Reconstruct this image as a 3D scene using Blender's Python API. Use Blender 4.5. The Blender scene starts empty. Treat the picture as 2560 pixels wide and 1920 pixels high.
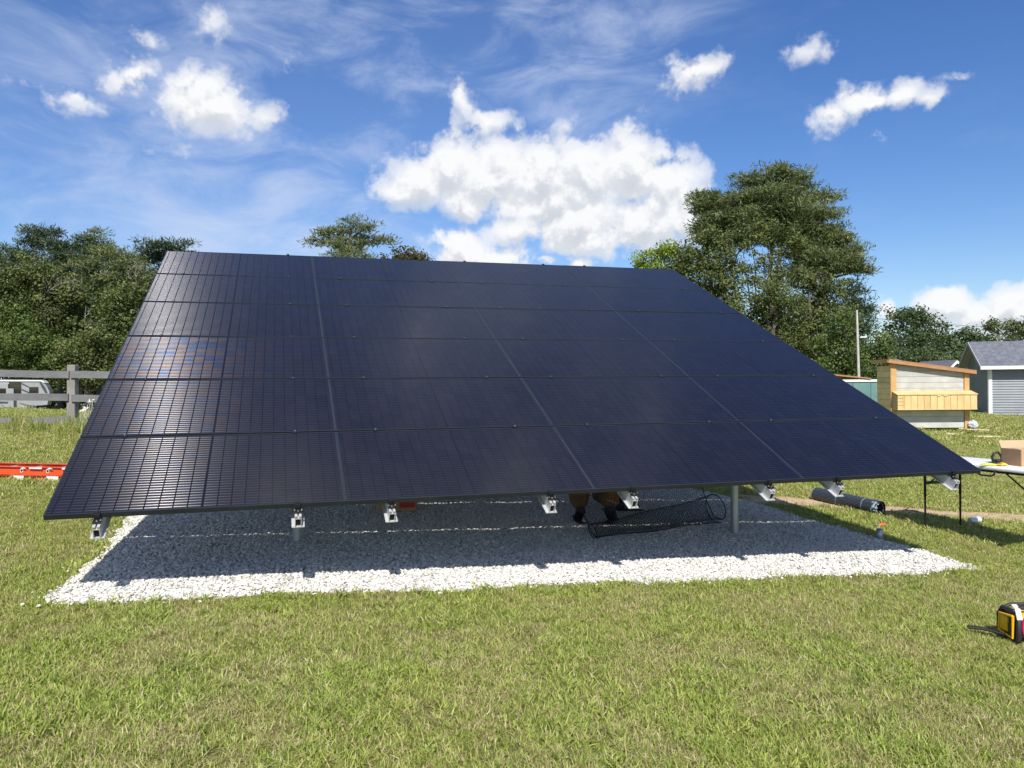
import bpy, bmesh, math, random
import numpy as np
from mathutils import Vector, Matrix, noise
random.seed(7)
rng = np.random.default_rng(7)
SC = bpy.context.scene
COL = SC.collection

# ------------------------------------------------------------------ camera
F = 1962.98
CAM_H = 1.755
RM = np.array([[9.99964491e-01, -8.42715735e-03, 0.0],
               [2.14643934e-05, 2.54695983e-03, 9.99996756e-01],
               [-8.42713002e-03, -9.99961247e-01, 2.54705027e-03]])
cam_d = bpy.data.cameras.new('camera')
cam = bpy.data.objects.new('camera', cam_d)
COL.objects.link(cam)
cam_d.sensor_width = 36.0
cam_d.lens = F / 2560 * 36.0
cam_d.clip_end = 5000
cam_d.clip_start = 0.05
cam.matrix_world = Matrix(((RM[0, 0], -RM[0, 1], -RM[0, 2], 0), (RM[1, 0], -RM[1, 1], -RM[1, 2], 0),
                           (RM[2, 0], -RM[2, 1], -RM[2, 2], CAM_H), (0, 0, 0, 1)))
SC.camera = cam
SUN = Vector((0.06, -0.675, 0.735)).normalized()
sd = bpy.data.lights.new('sun', 'SUN')
sd.energy = 4.1
sd.angle = math.radians(0.53)
sd.color = (1.0, 0.955, 0.88)
so = bpy.data.objects.new('sun', sd)
COL.objects.link(so)
so.rotation_euler = SUN.to_track_quat('Z', 'Y').to_euler()
so.location = (0, -5, 20)
SC.view_settings.view_transform = 'Standard'
SC.view_settings.look = 'None'
SC.view_settings.exposure = 0.55
SC.view_settings.gamma = 1
SC.view_settings.use_curve_mapping = False
SC.cycles.max_bounces = 8
SC.cycles.diffuse_bounces = 6
SC.cycles.glossy_bounces = 3
SC.cycles.transmission_bounces = 4
SC.cycles.transparent_max_bounces = 8


# ------------------------------------------------------------------ node helper
class NT:
    def __init__(s, tree): s.t = tree; s.n = tree.nodes; s.l = tree.links
    def new(s, ty, **kw):
        nd = s.n.new(ty)
        for k, v in kw.items(): setattr(nd, k, v)
        return nd
    def set(s, sock, v):
        if isinstance(v, bpy.types.NodeSocket): s.l.new(v, sock)
        elif v is not None: sock.default_value = v
    def math(s, op, a, b=None, c=None, clamp=False):
        nd = s.new('ShaderNodeMath', operation=op, use_clamp=clamp)
        s.set(nd.inputs[0], a)
        if b is not None: s.set(nd.inputs[1], b)
        if c is not None: s.set(nd.inputs[2], c)
        return nd.outputs[0]
    def vmath(s, op, a, b=None, scale=None):
        nd = s.new('ShaderNodeVectorMath', operation=op)
        s.set(nd.inputs[0], a)
        if b is not None: s.set(nd.inputs[1], b)
        if scale is not None: s.set(nd.inputs['Scale'], scale)
        return nd.outputs[1] if op in ('LENGTH', 'DOT_PRODUCT', 'DISTANCE') else nd.outputs[0]
    def noise(s, vec, scale, detail=4, rough=0.55, dist=0.0, col=False, lac=2.0):
        nd = s.new('ShaderNodeTexNoise')
        if vec is not None: s.l.new(vec, nd.inputs['Vector'])
        nd.inputs['Scale'].default_value = scale; nd.inputs['Detail'].default_value = detail
        nd.inputs['Roughness'].default_value = rough; nd.inputs['Distortion'].default_value = dist
        nd.inputs['Lacunarity'].default_value = lac
        return nd.outputs['Color' if col else 'Fac']
    def mapr(s, v, a, b, c=0.0, d=1.0, smooth=False):
        nd = s.new('ShaderNodeMapRange')
        nd.interpolation_type = 'SMOOTHSTEP' if smooth else 'LINEAR'
        s.set(nd.inputs[0], v)
        for i, x in enumerate((a, b, c, d)): s.set(nd.inputs[1 + i], x)
        return nd.outputs[0]
    def mix(s, f, a, b, mode='MIX'):
        nd = s.new('ShaderNodeMix', data_type='RGBA', blend_type=mode)
        s.set(nd.inputs[0], f)
        for k, v in ((6, a), (7, b)):
            if isinstance(v, tuple) and len(v) == 3: v = (*v, 1)
            s.set(nd.inputs[k], v)
        return nd.outputs[2]
    def ramp(s, f, stops):
        nd = s.new('ShaderNodeValToRGB')
        s.l.new(f, nd.inputs[0])
        e = nd.color_ramp.elements
        while len(e) > 1: e.remove(e[-1])
        e[0].position = stops[0][0]; e[0].color = (*stops[0][1], 1)
        for p, c in stops[1:]:
            x = e.new(p); x.color = (*c, 1)
        return nd.outputs[0]
    def bump(s, h, strength=0.3, dist=0.01):
        nd = s.new('ShaderNodeBump')
        s.l.new(h, nd.inputs['Height']); nd.inputs['Strength'].default_value = strength
        nd.inputs['Distance'].default_value = dist
        return nd.outputs[0]


# ------------------------------------------------------------------ world: Nishita sky + procedural clouds
w = bpy.data.worlds.new('World'); SC.world = w; w.use_nodes = True
N = NT(w.node_tree); N.n.clear()


def azel(px, py):
    d = RM @ np.array([(px - 1280) / F, (py - 960) / F, 1.0])
    d /= np.linalg.norm(d)
    return math.atan2(d[0], d[1]), math.asin(d[2])


CUM = [  # px, py, rx, ry, weight
    (1040, 455, 95, 75, 1), (1120, 415, 110, 80, 1), (1230, 430, 120, 85, 1), (1350, 440, 120, 80, 1), (1480, 430, 120, 95, 1),
    (1590, 415, 110, 100, 1), (1670, 470, 90, 90, .9), (1715, 540, 70, 90, .9), (1620, 560, 140, 90, 1), (1460, 560, 150, 95, 1),
    (1300, 580, 110, 55, .8), (1160, 490, 110, 60, .9), (1380, 500, 180, 90, 1), (1150, 625, 110, 62, 1), (1250, 655, 110, 45, .9),
    (1080, 600, 60, 40, .7), (1455, 655, 35, 18, .9), (1380, 657, 40, 14, .7),
    (1150, 250, 42, 70, .66), (1200, 305, 74, 52, .7), (1125, 325, 54, 36, .55), (1420, 320, 60, 50, .42), (1275, 330, 30, 40, .4),
    (1740, 185, 95, 56, .72), (1700, 215, 60, 34, .5), (1790, 190, 40, 30, .5),
    (2030, 130, 95, 46, .52), (2075, 118, 50, 40, .38), (2250, 235, 115, 46, .74), (2160, 262, 110, 46, .8), (2090, 295, 90, 42, .68),
    (2100, 248, 50, 46, .55), (2330, 235, 70, 34, .6), (2395, 185, 50, 20, .4), (2200, 350, 42, 40, .45), (1600, 285, 70, 34, .34),
    (1770, 320, 36, 22, .3),
    (530, 255, 130, 82, .9), (470, 260, 100, 60, .7), (350, 190, 110, 54, .7), (215, 250, 100, 42, .6), (665, 285, 64, 50, .58),
    (600, 200, 60, 50, .42), (520, 55, 60, 46, .5), (388, 98, 40, 30, .46), (730, 140, 60, 36, .36), (80, 225, 90, 30, .32),
    (450, 385, 60, 36, .32), (370, 385, 30, 24, .28),
    (2360, 775, 85, 52, .95), (2450, 790, 100, 42, .9), (2540, 765, 90, 55, .95), (2200, 790, 40, 40, .8), (2440, 825, 160, 26, .6),
    (2660, 790, 90, 60, .8), (-200, 700, 120, 60, .7), (-260, 200, 140, 60, .6), (2900, 300, 150, 60, .6),
]
g = bpy.data.node_groups.new('cloud_density', 'ShaderNodeTree')
g.interface.new_socket('AE', in_out='INPUT', socket_type='NodeSocketVector')
g.interface.new_socket('Dir', in_out='INPUT', socket_type='NodeSocketVector')
g.interface.new_socket('Density', in_out='OUTPUT', socket_type='NodeSocketFloat')
g.interface.new_socket('Mask', in_out='OUTPUT', socket_type='NodeSocketFloat')
G = NT(g)
gi = G.new('NodeGroupInput'); go = G.new('NodeGroupOutput')
wn = G.noise(gi.outputs['Dir'], 14, 5, .6, col=True)
wn = G.vmath('SUBTRACT', wn, (.5, .5, .5))
wn2 = G.vmath('MULTIPLY', wn, (.085, .055, 0.0))
ae = G.vmath('ADD', gi.outputs['AE'], wn2)
acc = None
for px, py, rx, ry, wt in CUM:
    a, e = azel(px, py)
    ra = rx / F * math.cos(a) ** 2 * 1.45; re = ry / F * math.cos(a) * 1.5
    m = G.new('ShaderNodeMapping', vector_type='TEXTURE')
    G.l.new(ae, m.inputs[0])
    m.inputs['Location'].default_value = (a, e, 0); m.inputs['Scale'].default_value = (ra, re, 1)
    gr = G.new('ShaderNodeTexGradient', gradient_type='SPHERICAL')
    G.l.new(m.outputs[0], gr.inputs[0])
    s = G.math('MULTIPLY', gr.outputs['Fac'], wt)
    if acc is None: acc = s
    else:
        nd = G.new('ShaderNodeMath', operation='SMOOTH_MAX'); G.l.new(acc, nd.inputs[0]); G.l.new(s, nd.inputs[1])
        nd.inputs[2].default_value = .10; acc = nd.outputs[0]
# elsewhere in the sky the same fair-weather cumulus goes on
sepa = G.new('ShaderNodeSeparateXYZ'); G.l.new(ae, sepa.inputs[0])
out_m = G.mapr(G.math('ABSOLUTE', sepa.outputs[0]), .95, 1.25, 0, 1, True)
out_e = G.mapr(sepa.outputs[1], .62, .8, 0, 1, True)
out_m = G.math('MAXIMUM', out_m, out_e)
lf = G.noise(gi.outputs['Dir'], 3.2, 2, .5)
lf = G.mapr(lf, .52, .70, 0, .95)
acc = G.math('MAXIMUM', acc, G.math('MULTIPLY', lf, out_m))
bn = G.noise(gi.outputs['Dir'], 17, 12, .60)
fn = G.noise(gi.outputs['Dir'], 60, 6, .6)
vo = G.new('ShaderNodeTexVoronoi', feature='F1'); vo.normalize = False
G.l.new(G.vmath('ADD', gi.outputs['Dir'], G.vmath('SCALE', wn, scale=.03)), vo.inputs['Vector']); vo.inputs['Scale'].default_value = 30; vo.inputs['Detail'].default_value = 3; vo.inputs['Roughness'].default_value = .55
puff = G.math('SUBTRACT', .5, vo.outputs['Distance'])
nz = G.math('ADD', G.math('ADD', G.math('MULTIPLY', G.math('SUBTRACT', bn, .5), .78), G.math('MULTIPLY', puff, .34)), G.math('MULTIPLY', G.math('SUBTRACT', fn, .5), .48))
dd = G.math('ADD', G.math('ADD', acc, .17), nz)
gate = G.mapr(acc, .02, .2, 0, 1)
G.l.new(G.math('MULTIPLY', dd, gate), go.inputs['Density']); G.l.new(acc, go.inputs['Mask'])

tc = N.new('ShaderNodeTexCoord')
dirv = tc.outputs['Generated']
sx = N.new('ShaderNodeSeparateXYZ'); N.l.new(dirv, sx.inputs[0])
az = N.math('ARCTAN2', sx.outputs[0], sx.outputs[1]); el = N.math('ARCSINE', sx.outputs[2])
cb = N.new('ShaderNodeCombineXYZ'); N.l.new(az, cb.inputs[0]); N.l.new(el, cb.inputs[1])


def cloudgrp(aev, dv):
    nd = N.new('ShaderNodeGroup'); nd.node_tree = g
    N.l.new(aev, nd.inputs['AE']); N.l.new(dv, nd.inputs['Dir'])
    return nd.outputs['Density'], nd.outputs['Mask']


d1, m1 = cloudgrp(cb.outputs[0], dirv)
d2, m2 = cloudgrp(N.vmath('ADD', cb.outputs[0], (0.002, .016, 0)), N.vmath('ADD', dirv, (0.002, 0, .016)))
alpha = N.mapr(d1, .17, .50, 0, 1, True)
wisp = N.mapr(m1, .20, .62, .35, 1.0)
alpha = N.math('MULTIPLY', alpha, wisp)
lit = N.mapr(N.math('SUBTRACT', d1, d2), -.20, .20, 0, 1, True)
thick = N.mapr(m1, .45, .95, 0, 1, True)
base = N.mix(N.mapr(m2, .5, 1.0, 0, 1), (6.2, 6.4, 6.8), (4.9, 5.2, 5.7))
ccol = N.mix(lit, base, (7.5, 7.55, 7.65))
# cirrus veil
mp = N.new('ShaderNodeMapping'); N.l.new(cb.outputs[0], mp.inputs[0])
mp.inputs['Rotation'].default_value = (0, 0, math.radians(-16)); mp.inputs['Scale'].default_value = (2.2, 5.2, 1)
cn = N.noise(mp.outputs[0], 3.0, 9, .62, .5)
cn2 = N.noise(cb.outputs[0], 2.2, 3, .5)
a_edge = N.math('ADD', az, N.math('MULTIPLY', el, -.75))
veil = N.mapr(a_edge, -.22, .05, 1, 0, True)
veil = N.math('MULTIPLY', veil, N.mapr(a_edge, -1.05, -.4, .35, 1, True))
cirr = N.mapr(N.math('ADD', cn, N.math('MULTIPLY', cn2, .8)), .78, 1.18, .05, .66, True)
cirr = N.math('MULTIPLY', cirr, veil)
cirr = N.math('ADD', cirr, N.math('MULTIPLY', N.mapr(cn, .5, .75, 0, .12, True), .4))
sky = N.new('ShaderNodeTexSky', sky_type='NISHITA')
sky.sun_disc = False
sky.sun_elevation = math.asin(SUN.z); sky.sun_rotation = math.atan2(SUN.x, SUN.y)
sky.altitude = 0; sky.air_density = 1.0; sky.dust_density = 0.4; sky.ozone_density = 3.5
hsv = N.new('ShaderNodeHueSaturation'); hsv.inputs['Saturation'].default_value = 1.24; hsv.inputs['Hue'].default_value = .512; hsv.inputs['Value'].default_value = 1.06
N.l.new(sky.outputs[0], hsv.inputs['Color'])
c1 = N.mix(cirr, hsv.outputs[0], (5.0, 5.7, 7.2))
c2 = N.mix(alpha, c1, ccol)
bg = N.new('ShaderNodeBackground'); bg.inputs['Strength'].default_value = 0.088
N.l.new(c2, bg.inputs[0])
wo = N.new('ShaderNodeOutputWorld'); N.l.new(bg.outputs[0], wo.inputs[0])
try:
    w.cycles.sampling_method = 'MANUAL'; w.cycles.sample_map_resolution = 512
except Exception: pass


# ------------------------------------------------------------------ terrain
def sstep(a, b, x):
    t = np.clip((x - a) / (b - a), 0, 1); return t * t * (3 - 2 * t)


def gz(x, y):
    x = np.asarray(x, float); y = np.asarray(y, float)
    X = 26 * np.tanh(x / 26 * (1 + 0.0)) * .5 + .5 * np.clip(x, -30, 34)
    Y = np.where(y < 40, y, 40 + 12 * (1 - np.exp(-(y - 40) / 12))); Y = np.where(y < -5, -5, Y)
    A = -.0602 * X + .0415 * Y
    k = sstep(14.5, 30, y) * sstep(-1, -11, x) if False else sstep(14.8, 32, y) * (1 - sstep(-11, -1, x))
    return A * (1 - k)


def gzf(x, y): return float(gz(x, y))


def world(px, py, depth):  # a point at forward distance depth (metres) seen at photo pixel
    d = RM @ np.array([(px - 1280) / F, (py - 960) / F, 1.0])
    d = d / d[1] * depth
    return np.array([d[0], d[1], d[2] + CAM_H])


# ------------------------------------------------------------------ object helpers
def link(name, me, mat=None, parent=None):
    o = bpy.data.objects.new(name, me); COL.objects.link(o)
    if mat is not None and me is not None: me.materials.append(mat)
    if parent is not None: o.parent = parent
    return o


def empty(name, loc, label, cat, group=None, rz=0):
    o = bpy.data.objects.new(name, None); COL.objects.link(o)
    o.location = loc; o.rotation_euler = (0, 0, rz); o.empty_display_size = .2
    tag(o, label, cat, group)
    return o


def tag(o, label=None, cat=None, group=None, kind=None):
    if label: o['label'] = label
    if cat: o['category'] = cat
    if group: o['group'] = group
    if kind: o['kind'] = kind
    return o


class MB:
    """collects shapes for one mesh"""
    def __init__(s): s.v = []; s.f = []
    def add(s, vs, fs):
        b = len(s.v); s.v += [tuple(p) for p in vs]; s.f += [tuple(i + b for i in q) for q in fs]; return s
    def box(s, c, d, M=None, bev=0):
        hx, hy, hz = d[0] / 2, d[1] / 2, d[2] / 2
        if bev:
            b = bev; pts = []
            bm = bmesh.new(); bmesh.ops.create_cube(bm, size=1)
            for v in bm.verts: v.co = Vector((v.co.x * d[0], v.co.y * d[1], v.co.z * d[2]))
            bmesh.ops.bevel(bm, geom=list(bm.edges), offset=b, segments=2, affect='EDGES', profile=.5)
            bm.verts.index_update()
            vs = [v.co.copy() for v in bm.verts]; fs = [[v.index for v in f.verts] for f in bm.faces]; bm.free()
        else:
            vs = [Vector((x, y, z)) for x in (-hx, hx) for y in (-hy, hy) for z in (-hz, hz)]
            fs = [(0, 1, 3, 2), (4, 6, 7, 5), (0, 4, 5, 1), (2, 3, 7, 6), (0, 2, 6, 4), (1, 5, 7, 3)]
        if M is not None: vs = [M @ v for v in vs]
        return s.add([v + Vector(c) for v in vs], fs)
    def bar(s, a, b, wd, ht, up=(0, 0, 1)):
        a = Vector(a); b = Vector(b); z = (b - a); L = z.length; z.normalize()
        u = Vector(up); x = u.cross(z)
        if x.length < 1e-5: x = Vector((1, 0, 0)).cross(z)
        x.normalize(); y = z.cross(x)
        M = Matrix((x, y, z)).transposed()
        return s.box((a + b) / 2, (wd, ht, L), M)
    def tube(s, pts, r, n=8, cap=True, taper=None):
        pts = [Vector(p) for p in pts]; rs = r if isinstance(r, (list, tuple)) else [r] * len(pts)
        ring0 = len(s.v); prev = None; fs = []
        for i, p in enumerate(pts):
            t = (pts[min(i + 1, len(pts) - 1)] - pts[max(i - 1, 0)])
            if t.length < 1e-9: t = Vector((0, 0, 1))
            t.normalize()
            if prev is None:
                x = t.cross(Vector((0, 0, 1)))
                if x.length < .1: x = t.cross(Vector((0, 1, 0)))
            else: x = prev - t * prev.dot(t)
            x.normalize(); prev = x; y = t.cross(x)
            for k in range(n):
                a = 2 * math.pi * k / n
                s.v.append(tuple(p + (x * math.cos(a) + y * math.sin(a)) * rs[i]))
            if i:
                b0 = ring0 + (i - 1) * n; b1 = ring0 + i * n
                for k in range(n): fs.append((b0 + k, b0 + (k + 1) % n, b1 + (k + 1) % n, b1 + k))
        if cap:
            fs.append(tuple(ring0 + k for k in range(n))[::-1]); e = ring0 + (len(pts) - 1) * n
            fs.append(tuple(e + k for k in range(n)))
        s.f += fs; return s
    def prism(s, poly, a, b, M=None):
        """polygon (x,z) extruded along y from a to b"""
        n = len(poly)
        vs = [Vector((p[0], a, p[1])) for p in poly] + [Vector((p[0], b, p[1])) for p in poly]
        if M is not None: vs = [M @ v for v in vs]
        fs = [tuple(range(n)), tuple(range(2 * n - 1, n - 1, -1))] + [(i, i + n, (i + 1) % n + n, (i + 1) % n) for i in range(n)]
        return s.add(vs, fs)
    def build(s, name, mat, parent=None, smooth=False, M=None):
        me = bpy.data.meshes.new(name)
        vs = s.v
        if M is not None: vs = [tuple(M @ Vector(v)) for v in vs]
        me.from_pydata(vs, [], s.f); me.validate()
        bm = bmesh.new(); bm.from_mesh(me); bmesh.ops.recalc_face_normals(bm, faces=bm.faces); bm.to_mesh(me); bm.free()
        if smooth:
            me.polygons.foreach_set('use_smooth', [True] * len(me.polygons))
            try: me.set_sharp_from_angle(angle=math.radians(40))
            except Exception: pass
        return link(name, me, mat, parent)


def mesh_np(name, V, Fc, k, mat, parent=None, tint=None, smooth=False):
    """V (n,3); Fc (m,k) indices"""
    me = bpy.data.meshes.new(name)
    V = np.ascontiguousarray(V, dtype=np.float32); Fc = np.ascontiguousarray(Fc, dtype=np.int32)
    me.vertices.add(len(V)); me.vertices.foreach_set('co', V.ravel())
    me.loops.add(Fc.size); me.loops.foreach_set('vertex_index', Fc.ravel())
    me.polygons.add(len(Fc)); me.polygons.foreach_set('loop_start', np.arange(0, Fc.size, k, dtype=np.int32))
    try: me.polygons.foreach_set('loop_total', np.full(len(Fc), k, dtype=np.int32))
    except Exception: pass
    me.update(calc_edges=True)
    if smooth: me.polygons.foreach_set('use_smooth', [True] * len(me.polygons))
    if tint is not None:
        at = me.attributes.new('tint', 'FLOAT', 'POINT'); at.data.foreach_set('value', np.asarray(tint, dtype=np.float32))
    return link(name, me, mat, parent)


# ------------------------------------------------------------------ materials
def mat(name, col=(.5, .5, .5), rough=.6, metal=0.0, spec=.5, var=None, vscale=6, bump=None, bscale=40, coords='Object', detail=5, coat=0, trans=0, alpha=1):
    m = bpy.data.materials.new(name); m.use_nodes = True
    T = NT(m.node_tree); b = T.n['Principled BSDF']
    b.inputs['Roughness'].default_value = rough; b.inputs['Metallic'].default_value = metal
    b.inputs['Specular IOR Level'].default_value = spec; b.inputs['Coat Weight'].default_value = coat
    b.inputs['Transmission Weight'].default_value = trans
    t = T.new('ShaderNodeTexCoord')
    c = (*col, 1)
    if var:
        n = T.noise(t.outputs[coords], vscale, detail, .6)
        f = T.mapr(n, .3, .7, 0, 1)
        cc = T.mix(f, col, var)
        T.l.new(cc, b.inputs['Base Color'])
        rr = T.mapr(n, .3, .7, max(rough - .08, .02), min(rough + .1, 1))
        T.l.new(rr, b.inputs['Roughness'])
    else: b.inputs['Base Color'].default_value = c
    if bump:
        n2 = T.noise(t.outputs[coords], bscale, 5, .6)
        T.l.new(T.bump(n2, bump, .01), b.inputs['Normal'])
    return m


M_alu = mat('aluminium', (.80, .81, .82), .38, .55, var=(.70, .71, .73), vscale=14)
M_steel = mat('galvanised_steel', (.42, .44, .45), .42, .7, var=(.52, .54, .56), vscale=9, bump=.08)
M_black = mat('black_anodised', (.018, .018, .02), .38, .3, spec=.5)
M_frame = mat('panel_frame_black', (.022, .026, .032), .36, .25, spec=.5, var=(.03, .035, .042), vscale=3)
M_blackplastic = mat('black_plastic', (.012, .012, .013), .42)
M_net = mat('black_netting', (.006, .006, .007), .5)
M_bolt = mat('bolt_steel', (.75, .75, .76), .22, 1.0)
M_backsheet = mat('backsheet', (.02, .02, .022), .6)
M_white = mat('white_paint', (.78, .79, .79), .5, var=(.7, .71, .7), vscale=3)
M_tabletop = mat('white_plastic_table', (.78, .78, .77), .42, var=(.70, .70, .68), vscale=8)
M_cardboard = mat('cardboard', (.46, .30, .16), .8, var=(.38, .24, .13), vscale=5)
M_cardboard_in = mat('cardboard_inside', (.52, .36, .22), .8, var=(.46, .31, .18), vscale=5)
M_red = mat('red_print', (.45, .03, .02), .6)
M_orange = mat('orange_fibreglass', (.72, .085, .02), .42, var=(.62, .07, .02), vscale=4)
M_sticker = mat('white_sticker', (.75, .74, .72), .5, var=(.6, .6, .6), vscale=20)
M_hole = mat('dark_gap', (.01, .01, .01), .8)
M_yellow = mat('yellow_plastic', (.78, .42, .01), .38)
M_yellowlime = mat('yellow_green_grip', (.62, .68, .03), .45)
M_magenta = mat('magenta_plastic', (.62, .02, .10), .22, coat=.5)
M_pinktape = mat('pale_pink_tape', (.72, .55, .62), .5)
M_radio_black = mat('black_rubber', (.02, .02, .022), .55, bump=.1)
M_trouser = mat('brown_canvas', (.22, .115, .05), .85, var=(.16, .08, .034), vscale=9, bump=.25, bscale=30)
M_trouser2 = mat('dark_brown_canvas', (.12, .055, .03), .85, var=(.09, .04, .02), vscale=9, bump=.25, bscale=30)
M_boot = mat('black_leather', (.012, .011, .010), .6, bump=.2, bscale=60)
M_skin = mat('skin', (.48, .29, .21), .5, var=(.42, .24, .17), vscale=20)
M_hair = mat('dark_hair', (.03, .02, .014), .6)
M_shirt = mat('grey_shirt', (.16, .17, .18), .85, var=(.13, .14, .15), vscale=7)
M_shirt2 = mat('navy_shirt', (.03, .04, .07), .85, var=(.02, .03, .05), vscale=7)
M_wrap = None


def wood_mat(name, c1, c2, dirn=(1, 1, 1), rough=.75, scale=5, knots=True, bumpd=.2):
    m = bpy.data.materials.new(name); m.use_nodes = True
    T = NT(m.node_tree); b = T.n['Principled BSDF']; t = T.new('ShaderNodeTexCoord')
    oi = T.new('ShaderNodeObjectInfo')
    off = T.vmath('ADD', t.outputs['Object'], T.vmath('SCALE', (7.3, 3.1, 5.7), scale=oi.outputs['Random']))
    v = T.vmath('MULTIPLY', off, dirn)
    n = T.noise(v, scale, 7, .65, 1.2)
    n2 = T.noise(off, 3, 3, .5)
    c = T.ramp(n, [(.25, c2), (.5, tuple((a + b2) / 2 for a, b2 in zip(c1, c2))), (.72, c1)])
    sh = T.math('ADD', T.mapr(oi.outputs['Random'], 0, 1, -.12, .12), T.mapr(n2, .3, .7, .85, 1.1))
    cm = T.new('ShaderNodeCombineXYZ')
    for i in range(3): T.l.new(sh, cm.inputs[i])
    T.l.new(T.mix(1.0, c, cm.outputs[0], 'MULTIPLY'), b.inputs['Base Color'])
    b.inputs['Roughness'].default_value = rough
    T.l.new(T.bump(n, bumpd, .01), b.inputs['Normal'])
    return m


M_fence = wood_mat('weathered_fence_wood', (.20, .20, .20), (.12, .12, .125), (1.2, 1.2, 14))
M_post = wood_mat('weathered_post_wood', (.34, .32, .29), (.20, .19, .175), (12, 12, 1))
M_newwood = wood_mat('new_pine_wood', (.60, .38, .17), (.50, .29, .11), (10, 10, 1.2), bumpd=.08)
M_trimwood = wood_mat('reddish_trim_wood', (.46, .24, .11), (.36, .18, .08), (2, 2, 8), bumpd=.08)
M_ply = wood_mat('yellow_plywood', (.70, .50, .24), (.62, .42, .17), (8, 8, 1.1), scale=3, bumpd=.05)
M_ply_side = wood_mat('plywood_side', (.82, .64, .30), (.72, .53, .22), (1.5, 1.5, 9), scale=3, bumpd=.05)
M_greyplank = wood_mat('grey_washed_plank', (.52, .52, .48), (.43, .43, .40), (1.3, 1.3, 10), scale=4, bumpd=.08)
M_board = wood_mat('pale_board', (.72, .62, .40), (.62, .52, .32), (2, 2, 2))
M_pole = wood_mat('pale_utility_pole', (.62, .60, .54), (.46, .44, .39), (9, 9, .6))
M_bark = wood_mat('bark', (.16, .135, .11), (.07, .06, .05), (8, 8, 1.4), scale=3, bumpd=.5)
M_barklight = wood_mat('pale_bark', (.36, .34, .30), (.22, .20, .18), (8, 8, 1.4), scale=3)
M_deadwood = wood_mat('bare_dead_wood', (.40, .37, .33), (.28, .26, .23), (6, 6, 1))

M_siding = mat('grey_vinyl_siding', (.25, .27, .29), .5, var=(.22, .24, .26), vscale=1.5)
M_siding_far = mat('beige_siding', (.42, .41, .36), .6)
M_soffit = mat('grey_soffit', (.45, .46, .46), .6)
M_rvwhite = mat('camper_body', (.34, .35, .355), .38, var=(.28, .29, .295), vscale=1.2)
M_rvgrey = mat('camper_graphics_grey', (.06, .07, .075), .35)
M_glassdark = mat('dark_glass', (.008, .009, .012), .06, spec=.8)
M_teal = mat('teal_sheeting', (.10, .20, .19), .5, var=(.15, .27, .25), vscale=2, bump=.3, bscale=6)
M_wire = mat('power_line', (.03, .03, .03), .6)
M_poly = mat('clear_plastic_bag', (.62, .66, .68), .25, var=(.45, .5, .52), vscale=12, bump=.8, bscale=25)


def shingle_mat():
    m = bpy.data.materials.new('grey_shingles'); m.use_nodes = True
    T = NT(m.node_tree); b = T.n['Principled BSDF']; t = T.new('ShaderNodeTexCoord')
    br = T.new('ShaderNodeTexBrick'); T.l.new(t.outputs['UV'], br.inputs[0])
    br.inputs['Scale'].default_value = 1; br.inputs['Brick Width'].default_value = .3; br.inputs['Row Height'].default_value = .145
    br.inputs['Mortar Size'].default_value = .006; br.inputs['Bias'].default_value = 0
    br.inputs['Color1'].default_value = (.10, .105, .125, 1); br.inputs['Color2'].default_value = (.17, .175, .20, 1); br.inputs['Mortar'].default_value = (.05, .05, .06, 1)
    n = T.noise(t.outputs['Object'], 3, 6, .7)
    T.l.new(T.mix(.35, br.outputs[0], T.ramp(n, [(.3, (.07, .07, .09)), (.7, (.24, .24, .27))])), b.inputs['Base Color'])
    b.inputs['Roughness'].default_value = .9
    return m


M_shingle = mat('grey_shingles', (.10, .105, .13), .9, var=(.19, .195, .225), vscale=4, bump=.3, bscale=60)


def ground_mat():
    m = bpy.data.materials.new('lawn_ground'); m.use_nodes = True
    T = NT(m.node_tree); b = T.n['Principled BSDF']; t = T.new('ShaderNodeNewGeometry'); P = t.outputs['Position']
    n1 = T.noise(P, .35, 5, .6); n2 = T.noise(P, 3.0, 5, .6); n3 = T.noise(P, 26, 5, .7); n4 = T.noise(P, 1.1, 4, .6)
    green = T.mix(T.mapr(n3, .3, .7, 0, 1), (.15, .15, .05), (.26, .27, .09))
    straw = T.mix(T.mapr(n3, .3, .7, 0, 1), (.22, .19, .085), (.36, .31, .15))
    f = T.mapr(T.math('ADD', T.math('MULTIPLY', n2, .5), T.math('MULTIPLY', n4, .5)), .42, .62, .08, .75)
    c = T.mix(f, green, straw)
    c = T.mix(T.mapr(n1, .35, .65, 0, .35), c, (.14, .20, .045))
    T.l.new(c, b.inputs['Base Color']); b.inputs['Roughness'].default_value = .95; b.inputs['Specular IOR Level'].default_value = .1
    T.l.new(T.bump(T.math('ADD', n3, T.noise(P, 90, 3, .7)), .9, .035), b.inputs['Normal'])
    return m


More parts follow.
